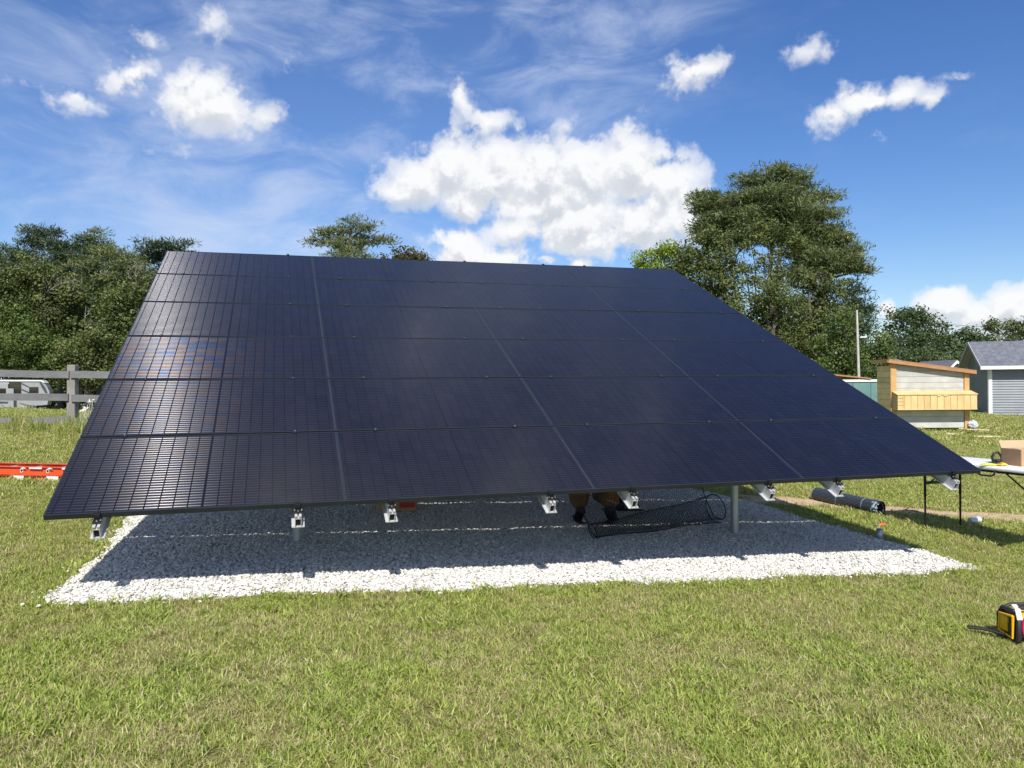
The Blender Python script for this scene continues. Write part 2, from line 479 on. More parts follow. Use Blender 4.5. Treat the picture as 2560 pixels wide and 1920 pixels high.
def grass_mat(name='grass_blade', bright=1.0, strawy=1.0):
    m = bpy.data.materials.new(name); m.use_nodes = True
    T = NT(m.node_tree); t = T.new('ShaderNodeNewGeometry'); P = t.outputs['Position']
    at = T.new('ShaderNodeAttribute', attribute_name='tint')
    ar = T.new('ShaderNodeAttribute', attribute_name='irnd', attribute_type='INSTANCER')
    n2 = T.noise(P, 2.6, 5, .65, .6); n4 = T.noise(P, .75, 4, .6, .4); n5 = T.noise(P, 9.0, 3, .6)
    k = bright
    r = T.math('ADD', T.math('MULTIPLY', at.outputs['Fac'], .62), T.math('MULTIPLY', ar.outputs['Fac'], .38))
    green = T.ramp(r, [(.08, (.11 * k, .14 * k, .028 * k)), (.35, (.21 * k, .26 * k, .046 * k)), (.62, (.34 * k, .39 * k, .082 * k)), (.9, (.46 * k, .49 * k, .15 * k))])
    straw = T.ramp(r, [(.1, (.26, .20, .09)), (.5, (.47, .39, .20)), (.9, (.64, .56, .33))])
    pf = T.math('ADD', T.math('MULTIPLY', n2, .45), T.math('ADD', T.math('MULTIPLY', n4, .35), T.math('MULTIPLY', n5, .2)))
    thr = T.mapr(pf, .40, .60, .06 * strawy, .80 * strawy)
    isst = T.math('GREATER_THAN', thr, T.math('FRACT', T.math('MULTIPLY', r, 7.31)))
    c = T.mix(isst, green, straw)
    c = T.mix(T.mapr(n4, .4, .65, 0, .4), c, T.mix(1.0, c, (.85, 1.02, .8), 'MULTIPLY'))
    b = T.n['Principled BSDF']; T.l.new(c, b.inputs['Base Color'])
    b.inputs['Roughness'].default_value = .5; b.inputs['Specular IOR Level'].default_value = .35
    tr = T.new('ShaderNodeBsdfTranslucent'); T.l.new(T.mix(1.0, c, (1.2, 1.25, .6), 'MULTIPLY'), tr.inputs[0])
    mx = T.new('ShaderNodeMixShader'); mx.inputs[0].default_value = .30
    T.l.new(b.outputs[0], mx.inputs[1]); T.l.new(tr.outputs[0], mx.inputs[2]); T.l.new(mx.outputs[0], T.n['Material Output'].inputs[0])
    return m


def leaf_mat(name, dark, mid, light, transl=.25):
    m = bpy.data.materials.new(name); m.use_nodes = True
    T = NT(m.node_tree)
    at = T.new('ShaderNodeAttribute', attribute_name='tint')
    geo = T.new('ShaderNodeNewGeometry')
    n = T.noise(geo.outputs['Position'], .45, 3, .6)
    r = T.math('ADD', T.math('MULTIPLY', at.outputs['Fac'], .7), T.math('MULTIPLY', n, .3))
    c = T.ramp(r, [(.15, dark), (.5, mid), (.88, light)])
    b = T.n['Principled BSDF']; T.l.new(c, b.inputs['Base Color'])
    b.inputs['Roughness'].default_value = .55; b.inputs['Specular IOR Level'].default_value = .3
    tr = T.new('ShaderNodeBsdfTranslucent'); T.l.new(T.mix(1.0, c, (1.3, 1.4, .6), 'MULTIPLY'), tr.inputs[0])
    mx = T.new('ShaderNodeMixShader'); mx.inputs[0].default_value = transl
    T.l.new(b.outputs[0], mx.inputs[1]); T.l.new(tr.outputs[0], mx.inputs[2]); T.l.new(mx.outputs[0], T.n['Material Output'].inputs[0])
    return m


L_pine = leaf_mat('pine_needles', (.060, .082, .032), (.130, .160, .064), (.23, .255, .11), .2)
L_pinedark = leaf_mat('dark_pine_needles', (.026, .046, .025), (.058, .090, .046), (.115, .155, .078), .15)
L_oak = leaf_mat('olive_leaves', (.045, .058, .018), (.100, .124, .036), (.19, .22, .075), .22)
L_green = leaf_mat('mid_green_leaves', (.038, .064, .016), (.088, .132, .030), (.17, .225, .062), .24)
L_lime = leaf_mat('yellow_green_leaves', (.09, .13, .012), (.20, .27, .025), (.33, .40, .06), .35)
L_brown = leaf_mat('brownish_leaves', (.04, .036, .014), (.085, .075, .026), (.14, .125, .045), .2)
L_deep = leaf_mat('deep_green_leaves', (.036, .060, .024), (.066, .100, .036), (.115, .16, .06), .22)


# solar glass
def solar_mat():
    m = bpy.data.materials.new('solar_cells_under_glass'); m.use_nodes = True
    T = NT(m.node_tree); b = T.n['Principled BSDF']; t = T.new('ShaderNodeTexCoord')
    s = T.new('ShaderNodeSeparateXYZ'); T.l.new(t.outputs['Object'], s.inputs[0])
    x, y = s.outputs[0], s.outputs[1]
    oi = T.new('ShaderNodeObjectInfo')
    cx, cy = .0882, .1655
    xc = T.math('SUBTRACT', x, PANW / 2)  # centre gap
    ax = T.math('ABSOLUTE', xc)
    xx = T.math('SUBTRACT', ax, .004)
    yy = T.math('SUBTRACT', y, .0178)
    fx = T.math('FRACT', T.math('DIVIDE', xx, cx)); fy = T.math('FRACT', T.math('DIVIDE', yy, cy))
    ixs = T.math('ADD', T.math('FLOOR', T.math('DIVIDE', xx, cx)), T.math('MULTIPLY', T.math('SIGN', xc), 20.5))
    iy = T.math('FLOOR', T.math('DIVIDE', yy, cy))
    ed = lambda f, wd: T.math('LESS_THAN', T.math('SUBTRACT', .5, T.math('ABSOLUTE', T.math('SUBTRACT', f, .5))), wd)
    gap = T.math('MAXIMUM', ed(fx, .030), ed(fy, .012))
    gap = T.math('MAXIMUM', gap, T.math('LESS_THAN', ax, .004))
    fb = T.math('FRACT', T.math('MULTIPLY', fy, 5.0))
    rib = T.math('LESS_THAN', T.math('ABSOLUTE', T.math('SUBTRACT', fb, .5)), .055)
    inner = T.math('LESS_THAN', T.math('ABSOLUTE', T.math('SUBTRACT', fx, .5)), .45)
    rib = T.math('MULTIPLY', rib, inner)
    sh = T.new('ShaderNodeAttribute', attribute_name='sheen', attribute_type='OBJECT')
    cid = T.new('ShaderNodeCombineXYZ'); T.l.new(ixs, cid.inputs[0]); T.l.new(iy, cid.inputs[1]); T.l.new(T.math('MULTIPLY', oi.outputs['Random'], 91.7), cid.inputs[2])
    wn = T.new('ShaderNodeTexWhiteNoise', noise_dimensions='3D'); T.l.new(cid.outputs[0], wn.inputs[0])
    rnd = wn.outputs['Value']
    base = T.mix(rnd, (.0065, .0068, .012), (.0105, .0095, .0145))
    base = T.mix(gap, base, (.006, .006, .009))
    base = T.mix(rib, base, (.015, .015, .020))
    # faint dust and smears lying on the glass
    dust = T.noise(t.outputs['Object'], 2.2, 6, .65)
    dm = T.mapr(dust, .58, .85, 0, .035, True)
    base = T.mix(dm, base, (.35, .36, .38))
    T.l.new(base, b.inputs['Base Color'])
    b.inputs['Roughness'].default_value = .13; b.inputs['IOR'].default_value = 1.39
    T.l.new(T.mapr(dust, .3, .8, .12, .24), b.inputs['Roughness'])
    tan = T.new('ShaderNodeVectorTransform', vector_type='VECTOR', convert_from='OBJECT', convert_to='WORLD')
    tan.inputs[0].default_value = (1, 0, 0)
    # soldered ribbons: brushed along their length
    g1 = T.new('ShaderNodeBsdfAnisotropic'); g1.distribution = 'GGX'
    g1.inputs['Roughness'].default_value = .36; g1.inputs['Anisotropy'].default_value = .86; g1.inputs['Color'].default_value = (.85, .85, .88, 1)
    T.l.new(tan.outputs[0], g1.inputs['Tangent'])
    # sheen of the fine grid fingers; rainbow glare is painted into its colour
    g2 = T.new('ShaderNodeBsdfAnisotropic'); g2.distribution = 'GGX'
    g2.inputs['Roughness'].default_value = .46; g2.inputs['Anisotropy'].default_value = .84
    T.l.new(tan.outputs[0], g2.inputs['Tangent'])
    band = T.noise(T.vmath('MULTIPLY', T.vmath('ADD', t.outputs['Object'], cid.outputs[0]), (.5, 7.0, 1)), 2.0, 3, .6)
    hue = T.math('FRACT', T.math('ADD', T.math('MULTIPLY', rnd, .35), T.math('MULTIPLY', band, 2.2)))
    hc = T.ramp(hue, [(0, (.60, .58, .62)), (.2, (.95, .48, .20)), (.34, (.55, .55, .62)), (.48, (.08, .30, 1.0)), (.72, (.15, .35, .95)), (1, (.75, .68, .62))])
    hc = T.mix(T.math('SUBTRACT', 1.0, sh.outputs['Fac']), hc, (.55, .54, .58))
    T.l.new(hc, g2.inputs['Color'])
    m1 = T.new('ShaderNodeMixShader'); T.l.new(T.math('MULTIPLY', T.math('MULTIPLY', inner, T.math('ADD', .006, T.math('MULTIPLY', sh.outputs['Fac'], .008))), T.math('SUBTRACT', 1, gap)), m1.inputs[0])
    T.l.new(b.outputs[0], m1.inputs[1]); T.l.new(g2.outputs[0], m1.inputs[2])
    m2 = T.new('ShaderNodeMixShader'); T.l.new(T.math('MULTIPLY', rib, .10), m2.inputs[0])
    T.l.new(m1.outputs[0], m2.inputs[1]); T.l.new(g1.outputs[0], m2.inputs[2])
    T.l.new(m2.outputs[0], T.n['Material Output'].inputs[0])
    # gentle texture of rolled solar glass
    return m


# ------------------------------------------------------------------ ground sheet
def grid_axis(lo, hi, n, k):
    t = np.linspace(-1, 1, n); s = np.sinh(k * t) / math.sinh(k)
    return np.where(s < 0, -s * lo, s * hi)


gxs = grid_axis(-900, 900, 171, 6.2); gys = grid_axis(-300, 2500, 171, 6.5) + 5
GX, GY = np.meshgrid(gxs, gys, indexing='xy')
V = np.stack([GX, GY, gz(GX, GY)], -1).reshape(-1, 3)
nx, ny = len(gxs), len(gys)
I = np.arange(nx * ny).reshape(ny, nx)
Fq = np.stack([I[:-1, :-1], I[:-1, 1:], I[1:, 1:], I[1:, :-1]], -1).reshape(-1, 4)
tag(mesh_np('ground', V, Fq, 4, ground_mat(), smooth=True), 'green and straw coloured mown lawn sloping gently to the right', 'ground', kind='structure')

AZ = math.radians(16.39); TILT = math.radians(24.687)
U = np.array([math.cos(AZ), math.sin(AZ)]); VV = np.array([-U[1], U[0]])


def uv2(u, v): return U * u + VV * v


def touv(x, y): return x * U[0] + y * U[1], x * VV[0] + y * VV[1]


# gravel pad outline in (u, v)
PAD = [(-1.43, 5.60), (0.4, 5.60), (3.0, 5.60), (5.2, 5.58), (6.12, 5.62), (5.98, 6.4), (5.86, 7.5), (5.72, 8.5), (5.56, 9.3), (5.15, 10.05), (3.5, 10.2), (1, 10.2), (-1.34, 10.1), (-1.36, 8), (-1.38, 6.6)]


def fbm1(t, seed=0):
    return np.sin(t * 3.1 + seed) * .5 + np.sin(t * 7.7 + seed * 2.1) * .3 + np.sin(t * 17.3 + seed * 3.3) * .2 + np.sin(t * 41.0 + seed) * .12


def densify(poly, step=.05, amp=.055):
    out = []; T = 0
    for i in range(len(poly)):
        a = np.array(poly[i], float); b = np.array(poly[(i + 1) % len(poly)], float); L = np.linalg.norm(b - a)
        n = max(1, int(L / step)); nrm = np.array([(b - a)[1], -(b - a)[0]]) / L
        for k in range(n):
            out.append(a + (b - a) * k / n + nrm * amp * fbm1(T + L * k / n)); 
        T += L
    return np.array(out)


PADO = densify(PAD)


def inpoly(px, py, poly):
    c = np.zeros(px.shape, bool); j = len(poly) - 1
    for i in range(len(poly)):
        xi, yi = poly[i]; xj, yj = poly[j]
        cond = ((yi > py) != (yj > py)) & (px < (xj - xi) * (py - yi) / (yj - yi + 1e-12) + xi)
        c ^= cond; j = i
    return c


def strip_mesh(name, poly_xy, lift, material, **kw):
    bm = bmesh.new(); vs = [bm.verts.new((p[0], p[1], 0)) for p in poly_xy]; bm.faces.new(vs)
    bmesh.ops.triangulate(bm, faces=bm.faces[:])
    me = bpy.data.meshes.new(name); bm.to_mesh(me); bm.free()
    n = len(me.vertices); co = np.empty(n * 3, np.float32); me.vertices.foreach_get('co', co); co = co.reshape(-1, 3)
    co[:, 2] = gz(co[:, 0], co[:, 1]) + lift
    me.vertices.foreach_set('co', co.ravel()); me.update()
    return link(name, me, material)


M_gbase = mat('gravel_bed', (.42, .41, .39), .95, var=(.54, .53, .50), vscale=60, bump=1.0, bscale=90, coords='Object')
padxy = [tuple(uv2(p[0], p[1])) for p in densify(PAD, .12)]
o = strip_mesh('gravel_bed', padxy, .016, M_gbase); tag(o, 'grey bed under the loose white gravel below the panels', 'gravel bed', kind='structure')
# dirt trench strip
DIRT = [(3.0, 10.62), (3.6, 10.62), (4.3, 10.48), (4.88, 10.28), (5.56, 10.14), (6.6, 10.14), (8.5, 10.0), (10.5, 9.6), (12.5, 9.0),
        (12.3, 8.5), (10.3, 9.1), (8.2, 9.5), (6.2, 9.56), (5.49, 9.71), (4.72, 9.82), (3.9, 9.95), (3.39, 9.95), (3.0, 10.0)]
dp = densify(DIRT, .06, .05)
M_dirt = mat('bare_dirt', (.36, .26, .15), .95, var=(.50, .38, .24), vscale=5, bump=.9, bscale=30)
o = strip_mesh('dirt_path', [tuple(p) for p in dp], .012, M_dirt); tag(o, 'bare brown dirt strip of a filled trench crossing the lawn', 'dirt path', kind='structure')


# ------------------------------------------------------------------ scattering by geometry nodes
def scatter(name, pos, rot, scl, pick, protos, rnd=None, cast=True):
    me = bpy.data.meshes.new(name); n = len(pos)
    me.vertices.add(n); me.vertices.foreach_set('co', np.asarray(pos, np.float32).ravel())
    a = me.attributes.new('rot', 'FLOAT_VECTOR', 'POINT'); a.data.foreach_set('vector', np.asarray(rot, np.float32).ravel())
    a = me.attributes.new('scl', 'FLOAT', 'POINT'); a.data.foreach_set('value', np.asarray(scl, np.float32))
    a = me.attributes.new('pick', 'INT', 'POINT'); a.data.foreach_set('value', np.asarray(pick, np.int32))
    a = me.attributes.new('irnd', 'FLOAT', 'POINT'); a.data.foreach_set('value', np.asarray(rnd if rnd is not None else rng.random(n), np.float32))
    ob = link(name, me)
    ng = bpy.data.node_groups.new(name + '_scatter', 'GeometryNodeTree')
    ng.interface.new_socket('Geometry', in_out='INPUT', socket_type='NodeSocketGeometry')
    ng.interface.new_socket('Geometry', in_out='OUTPUT', socket_type='NodeSocketGeometry')
    nn, ll = ng.nodes, ng.links
    gi = nn.new('NodeGroupInput'); go = nn.new('NodeGroupOutput')
    g2i = nn.new('GeometryNodeGeometryToInstance')
    for p in reversed(protos):
        oi = nn.new('GeometryNodeObjectInfo'); oi.inputs['Object'].default_value = p; oi.inputs['As Instance'].default_value = True
        ll.new(oi.outputs['Geometry'], g2i.inputs[0])
    ip = nn.new('GeometryNodeInstanceOnPoints')
    def attr(nm, ty):
        x = nn.new('GeometryNodeInputNamedAttribute'); x.data_type = ty; x.inputs['Name'].default_value = nm
        return [o for o in x.outputs if o.enabled and o.name == 'Attribute'][0]
    m2p = nn.new('GeometryNodeMeshToPoints')
    ll.new(gi.outputs[0], m2p.inputs[0]); ll.new(m2p.outputs[0], ip.inputs['Points'])
    ll.new(g2i.outputs[0], ip.inputs['Instance']); ip.inputs['Pick Instance'].default_value = True
    ll.new(attr('pick', 'INT'), ip.inputs['Instance Index'])
    e2r = nn.new('FunctionNodeEulerToRotation'); ll.new(attr('rot', 'FLOAT_VECTOR'), e2r.inputs[0])
    ll.new(e2r.outputs[0], ip.inputs['Rotation']); ll.new(attr('scl', 'FLOAT'), ip.inputs['Scale'])
    ll.new(ip.outputs[0], go.inputs[0])
    md = ob.modifiers.new('scatter', 'NODES'); md.node_group = ng
    return ob


def proto(name, V, Fc, k, material, tint=None, smooth=False):
    o = mesh_np(name, V, Fc, k, material, tint=tint, smooth=smooth)
    COL.objects.unlink(o)
    return o


def tuft(name, nb, rad, hmin, hmax, wd, material, lean=.9, seed=1):
    r = np.random.default_rng(seed)
    Vs = []; Fs = []; Ts = []
    for i in range(nb):
        a = r.random() * 6.283; rr = rad * math.sqrt(r.random()); bx, by = rr * math.cos(a), rr * math.sin(a)
        h = r.uniform(hmin, hmax); da = r.random() * 6.283; ln = r.uniform(.15, lean) * h * 1.1
        dx, dy = math.cos(da), math.sin(da); wx, wy = -dy, dx
        w_ = wd * r.uniform(.6, 1.25); tw = r.uniform(-.8, .8)
        wx, wy = wx * math.cos(tw) - wy * math.sin(tw), wx * math.sin(tw) + wy * math.cos(tw)
        b = len(Vs); curl = r.uniform(.2, 1.0)
        for t_, wk in ((0, .75), (.38, 1.0), (.72, .7)):
            off = ln * t_ ** 1.6; z = h * (t_ - .45 * curl * t_ * t_ * (ln / h))
            Vs += [(bx + dx * off - wx * w_ * wk / 2, by + dy * off - wy * w_ * wk / 2, z - .004), (bx + dx * off + wx * w_ * wk / 2, by + dy * off + wy * w_ * wk / 2, z - .004)]
        z = h * (1 - .45 * curl * (ln / h)); Vs.append((bx + dx * ln, by + dy * ln, z))
        Fs += [(b, b + 1, b + 3), (b, b + 3, b + 2), (b + 2, b + 3, b + 5), (b + 2, b + 5, b + 4), (b + 4, b + 5, b + 6)]
        Ts += [r.random()] * 7
    return proto(name, np.array(Vs), np.array(Fs), 3, material, np.array(Ts), smooth=True)


M_grass = grass_mat(bright=1.12)
M_grassfar = grass_mat('grass_blade_far', 1.15, .9)
M_lush = grass_mat('lush_grass_blade', 1.12, .3)
tn = [tuft('grass_tuft', 24, .05, .014, .046, .0046, M_grass, lean=1.7, seed=10 + i) for i in range(5)] + \
     [tuft('grass_tuft_tall', 22, .05, .02, .062, .0074, M_lush, lean=1.5, seed=30 + i) for i in range(2)]
tm = [tuft('grass_tuft_mid', 48, .12, .018, .055, .0085, M_grassfar, lean=1.5, seed=50 + i) for i in range(4)]
tf = [tuft('grass_tuft_far', 60, .34, .025, .065, .020, M_grassfar, lean=1.5, seed=70 + i) for i in range(3)]


def wedge(n, y0, y1, mx, power=1.0):
    y = np.sqrt(rng.random(n) * (y1 ** 2 - y0 ** 2) + y0 ** 2); x = (rng.random(n) * 2 - 1) * (mx * y + .8)
    return x, y


def grass_ok(x, y):
    u, v = touv(x, y)
    ok = ~inpoly(u, v, PADO * 1.0)
    ok &= ~inpoly(x, y, dp)
    ok &= ~((x > 11.6) & (x < 15.3) & (y > 24.6 + (x - 11.6) * .3) & (y < 28))
    return ok


def vnoise(x, y, s, seed=0.0):
    return np.array([noise.noise(Vector((a * s, b * s, seed))) for a, b in zip(x, y)])


def lay(x, y, pr, smin, smax, name, label, tallp=0):
    k = grass_ok(x, y)
    if tallp: k &= ~((vnoise(x, y, 3.6, 8.1) > .36) & (rng.random(len(x)) < .6))
    x, y = x[k], y[k]
    n = len(x); z = gz(x, y)
    rot = np.stack([rng.normal(0, .14, n), rng.normal(0, .14, n), rng.random(n) * 6.283], -1)
    pick = rng.integers(0, len(pr) if not tallp else 5, n)
    if tallp:
        nv = vnoise(x, y, 1.7, 3.3)
        tall = rng.random(n) < np.clip(.03 + (nv - .16) * 2.0, 0.03, .5)
        pick = np.where(tall, rng.integers(5, 7, n), pick)
    scl = rng.uniform(smin, smax, n)
    ob = scatter(name, np.stack([x, y, z], -1), rot, scl, pick, pr)
    tag(ob, label, 'grass', kind='stuff'); return ob


x1, y1 = wedge(100000, 2.6, 8.6, .80)
lay(x1, y1, tn, .6, 1.05, 'grass', 'short mown grass blades in the foreground lawn, green with straw patches', 1)
x1, y1 = wedge(80000, 8.2, 20, .85)
lay(x1, y1, tm, .7, 1.15, 'grass', 'mown grass around and behind the gravel pad')
x1, y1 = wedge(52000, 19.5, 62, .85)
lay(x1, y1, tf, .8, 1.3, 'grass', 'far lawn running back to the fence, sheds and trees')
# ragged tufts hanging over the gravel edge
e = densify(PAD, .018); e = e[(rng.random(len(e)) < .8)]
nm = rng.normal(0, .03, (len(e), 2)); cen = np.array([2.3, 7.8]); outw = (e - cen) / np.linalg.norm(e - cen, axis=1)[:, None]
e = e + nm + outw * .035
ex = e[:, 0] * U[0] + e[:, 1] * VV[0]; ey = e[:, 0] * U[1] + e[:, 1] * VV[1]
n = len(ex)
ob = scatter('grass', np.stack([ex, ey, gz(ex, ey)], -1), np.stack([rng.normal(0, .2, n), rng.normal(0, .2, n), rng.random(n) * 6.283], -1), rng.uniform(.8, 1.5, n), rng.integers(0, 7, n), tn)
tag(ob, 'uncut grass fringe growing over the rim of the gravel pad', 'grass', kind='stuff')


# stones
def stone_mat():
    m = bpy.data.materials.new('white_crushed_stone'); m.use_nodes = True
    T = NT(m.node_tree); b = T.n['Principled BSDF']
    ar = T.new('ShaderNodeAttribute', attribute_name='irnd', attribute_type='INSTANCER')
    geo = T.new('ShaderNodeNewGeometry'); n = T.noise(geo.outputs['Position'], 120, 3, .6)
    c = T.ramp(ar.outputs['Fac'], [(0, (.34, .33, .31)), (.18, (.55, .54, .50)), (.5, (.68, .66, .61)), (.93, (.78, .76, .70)), (1, (.60, .53, .43))])
    T.l.new(T.mix(T.mapr(n, .3, .7, 0, .30), c, (.55, .54, .50)), b.inputs['Base Color'])
    b.inputs['Roughness'].default_value = .9; b.inputs['Specular IOR Level'].default_value = .25
    return m


M_stone = stone_mat()


def stone(seed):
    bm = bmesh.new(); bmesh.ops.create_icosphere(bm, subdivisions=1, radius=1)
    r = random.Random(seed); sx, sy, sz = r.uniform(.85, 1.25), r.uniform(.65, 1.0), r.uniform(.45, .75)
    for v in bm.verts:
        k = r.uniform(.74, 1.18); v.co = Vector((v.co.x * sx * k, v.co.y * sy * k, v.co.z * sz * k))
    me = bpy.data.meshes.new('stone'); bm.to_mesh(me); bm.free(); me.materials.append(M_stone)
    return bpy.data.objects.new('stone', me)


stones = [stone(i) for i in range(8)]
n = 215000
su = rng.uniform(-1.6, 6.3, n); sv = rng.uniform(5.4, 10.4, n)
k = inpoly(su, sv, PADO)
stray = (rng.random(n) < .02) & ~k & inpoly(su, sv, (PADO - cen) * 1.035 + cen)
k |= stray
su, sv = su[k], sv[k]; n = len(su)
X = su * U[0] + sv * VV[0]; Y = su * U[1] + sv * VV[1]
lump = np.array([noise.noise(Vector((a * 2.2, b * 2.2, 1.0))) for a, b in zip(su, sv)]) * .012
Z = gz(X, Y) + .020 + lump + rng.uniform(-.004, .012, n)
ob = scatter('gravel', np.stack([X, Y, Z], -1), rng.uniform(-.7, .7, (n, 3)) + np.stack([np.zeros(n), np.zeros(n), rng.random(n) * 6.283], -1), np.clip(rng.lognormal(math.log(.0100), .33, n), .005, .022), rng.integers(0, 8, n), stones)
tag(ob, 'white crushed stone gravel spread under the solar array', 'gravel', kind='stuff')
# clods along the trench
n = 5200
cx_ = rng.uniform(3.0, 12.5, n); cy_ = rng.uniform(8.4, 10.7, n); k = inpoly(cx_, cy_, dp); cx_, cy_ = cx_[k], cy_[k]; n = len(cx_)


def clod(seed):
    s = stone(seed); s.data.materials.clear(); s.data.materials.append(M_dirt); return s


ob = scatter('soil_clods', np.stack([cx_, cy_, gz(cx_, cy_) + .012], -1), rng.uniform(0, 6.28, (n, 3)), rng.uniform(.004, .02, n), rng.integers(0, 3, n), [clod(90 + i) for i in range(3)])
tag(ob, 'crumbs of brown soil lying along the trench', 'soil', kind='stuff')

# ------------------------------------------------------------------ solar array
PW, PH = 1.86, 1.0486
PANW, PANH = 1.8592, 1.0306
O0 = np.array([-2.946, 4.923, -.788 + CAM_H])
uvec = Vector((U[0], U[1], 0)); vvec = Vector((VV[0] * math.cos(TILT), VV[1] * math.cos(TILT), math.sin(TILT))); nvec = uvec.cross(vvec)
base_xy = uv2(2.28, 7.1)
root = empty('solar_array', (base_xy[0], base_xy[1], gzf(*base_xy)), 'large tilted ground mounted array of black solar panels over white gravel', 'solar array')
AM = Matrix(((uvec.x, vvec.x, nvec.x, O0[0]), (uvec.y, vvec.y, nvec.y, O0[1]), (uvec.z, vvec.z, nvec.z, O0[2]), (0, 0, 0, 1)))
AM = Matrix.Translation(-root.location) @ AM     # array frame in the root's own space
M_solar = solar_mat()
TH = .034


def rect_ring(x0, y0, x1, y1, t, z0, z1):
    mb = MB()
    for a, b, c, d in ((x0, y0, x1, y0 + t), (x0, y1 - t, x1, y1), (x0, y0 + t, x0 + t, y1 - t), (x1 - t, y0 + t, x1, y1 - t)):
        mb.box(((a + c) / 2, (b + d) / 2, (z0 + z1) / 2), (c - a, d - b, z1 - z0))
    return mb


fr0 = gl0 = bk0 = None
for j in range(6):
    for i in range(4):
        jit = Matrix.Translation((random.uniform(-.0015, .0015), random.uniform(-.001, .001), random.uniform(-.001, .001))) @ Matrix.Rotation(random.uniform(-.0016, .0016), 4, 'X') @ Matrix.Rotation(random.uniform(-.0012, .0012), 4, 'Y')
        Mx = AM @ Matrix.Translation((i * PW + (PW - PANW) / 2 * 0, j * PH, 0)) @ jit
        if fr0 is None:
            fr0 = rect_ring(0, 0, PANW, PANH, .011, -TH, 0).build('solar_panel', M_frame)
            mb = MB(); mb.add([(.011, .011, -.0015), (PANW - .011, .011, -.0015), (PANW - .011, PANH - .011, -.0015), (.011, PANH - .011, -.0015)], [(0, 1, 2, 3)])
            gl0 = mb.build('cell_glass', M_solar)
            mb = MB(); mb.box((PANW / 2, PANH / 2, -.008), (PANW - .024, PANH - .024, .004)); mb.box((PANW / 2, PANH - .12, -.02), (.12, .09, .02))
            bk0 = mb.build('backsheet', M_backsheet)
            f, gl, bk = fr0, gl0, bk0
        else:
            f = fr0.copy(); gl = gl0.copy(); bk = bk0.copy()
            for q in (f, gl, bk): COL.objects.link(q)
        f.parent = root; f.matrix_parent_inverse = Matrix(); f.matrix_basis = Mx
        gl['sheen'] = (.3, .5, 1.0, .12, .08, .4)[j]  # how much painted rainbow glare each panel row gets
        for q in (gl, bk): q.parent = f; q.matrix_parent_inverse = Matrix(); q.matrix_basis = Matrix()

RAILS = [0.306, 1.542, 2.178, 3.369, 4.038, 5.257, 5.923, 7.131]
ZR = -TH - .022
rail0 = None
for r_i, ru in enumerate(RAILS):
    Mx = AM @ Matrix.Translation((ru, 0, ZR))
    if rail0 is None:
        mb = MB(); a, b = -.075, 6.40
        mb.box((0, (a + b) / 2, -.088), (.086, b - a, .006))
        for sx_ in (-1, 1):
            mb.box((sx_ * .0195, (a + b) / 2, -.0465), (.005, b - a, .077))
            mb.box((sx_ * .0135, (a + b) / 2, -.004), (.017, b - a, .008))
        mb.box((0, (a + b) / 2, -.022), (.034, b - a, .005))
        rail0 = mb.build('rail', M_alu); rl = rail0
        mb = MB(); mb.box((0, -.055, -.054), (.0336, .004, .056)); pl0 = mb.build('hollow_shade', M_hole, rl); pl = pl0  # black sheet standing in for the shade inside the hollow rail
    else:
        rl = rail0.copy(); COL.objects.link(rl); pl = pl0.copy(); COL.objects.link(pl); pl.parent = rl
    rl.parent = root; rl.matrix_parent_inverse = Matrix(); rl.matrix_basis = Mx
# clamps: end clamps on the lower edge, mid clamps in the gaps between rows
ec = mc = None
for ru in RAILS:
    if ec is None:
        mb = MB(); mb.box((0, -.010, -.026), (.040, .018, .058), bev=.002); mb.box((0, .004, .004), (.040, .020, .004)); mb.box((0, -.03, -.046), (.05, .03, .012))
        ec = mb.build('end_clamp', M_black); c_ = ec
        mb = MB(); mb.tube([(0, -.036, -.040), (0, -.036, -.028)], .0065, 8); mb.tube([(-.024, -.034, -.034), (-.024, -.034, -.024)], .006, 8); mb.tube([(.024, -.034, -.034), (.024, -.034, -.024)], .006, 8)
        b0 = mb.build('bolt', M_bolt, c_); b_ = b0
    else:
        c_ = ec.copy(); COL.objects.link(c_); b_ = b0.copy(); COL.objects.link(b_); b_.parent = c_
    c_.parent = root; c_.matrix_parent_inverse = Matrix(); c_.matrix_basis = AM @ Matrix.Translation((ru, 0, 0))
    for j in range(1, 7):
        if mc is None:
            mb = MB(); mb.box((0, 0, .0035), (.036, .034, .004)); mb.box((0, 0, -.02), (.03, .010, .04))
            mc = mb.build('mid_clamp', M_black); c2_ = mc
            mb = MB(); mb.tube([(0, 0, .005), (0, 0, .014)], .0075, 8); mb.tube([(0, 0, .014), (0, 0, .017)], .0045, 6)
            mb0 = mb.build('bolt', M_bolt, c2_); b2 = mb0
        else:
            c2_ = mc.copy(); COL.objects.link(c2_); b2 = mb0.copy(); COL.objects.link(b2); b2.parent = c2_
        c2_.parent = root; c2_.matrix_parent_inverse = Matrix(); c2_.matrix_basis = AM @ Matrix.Translation((ru, j * PH - (PH - PANH) / 2, 0))
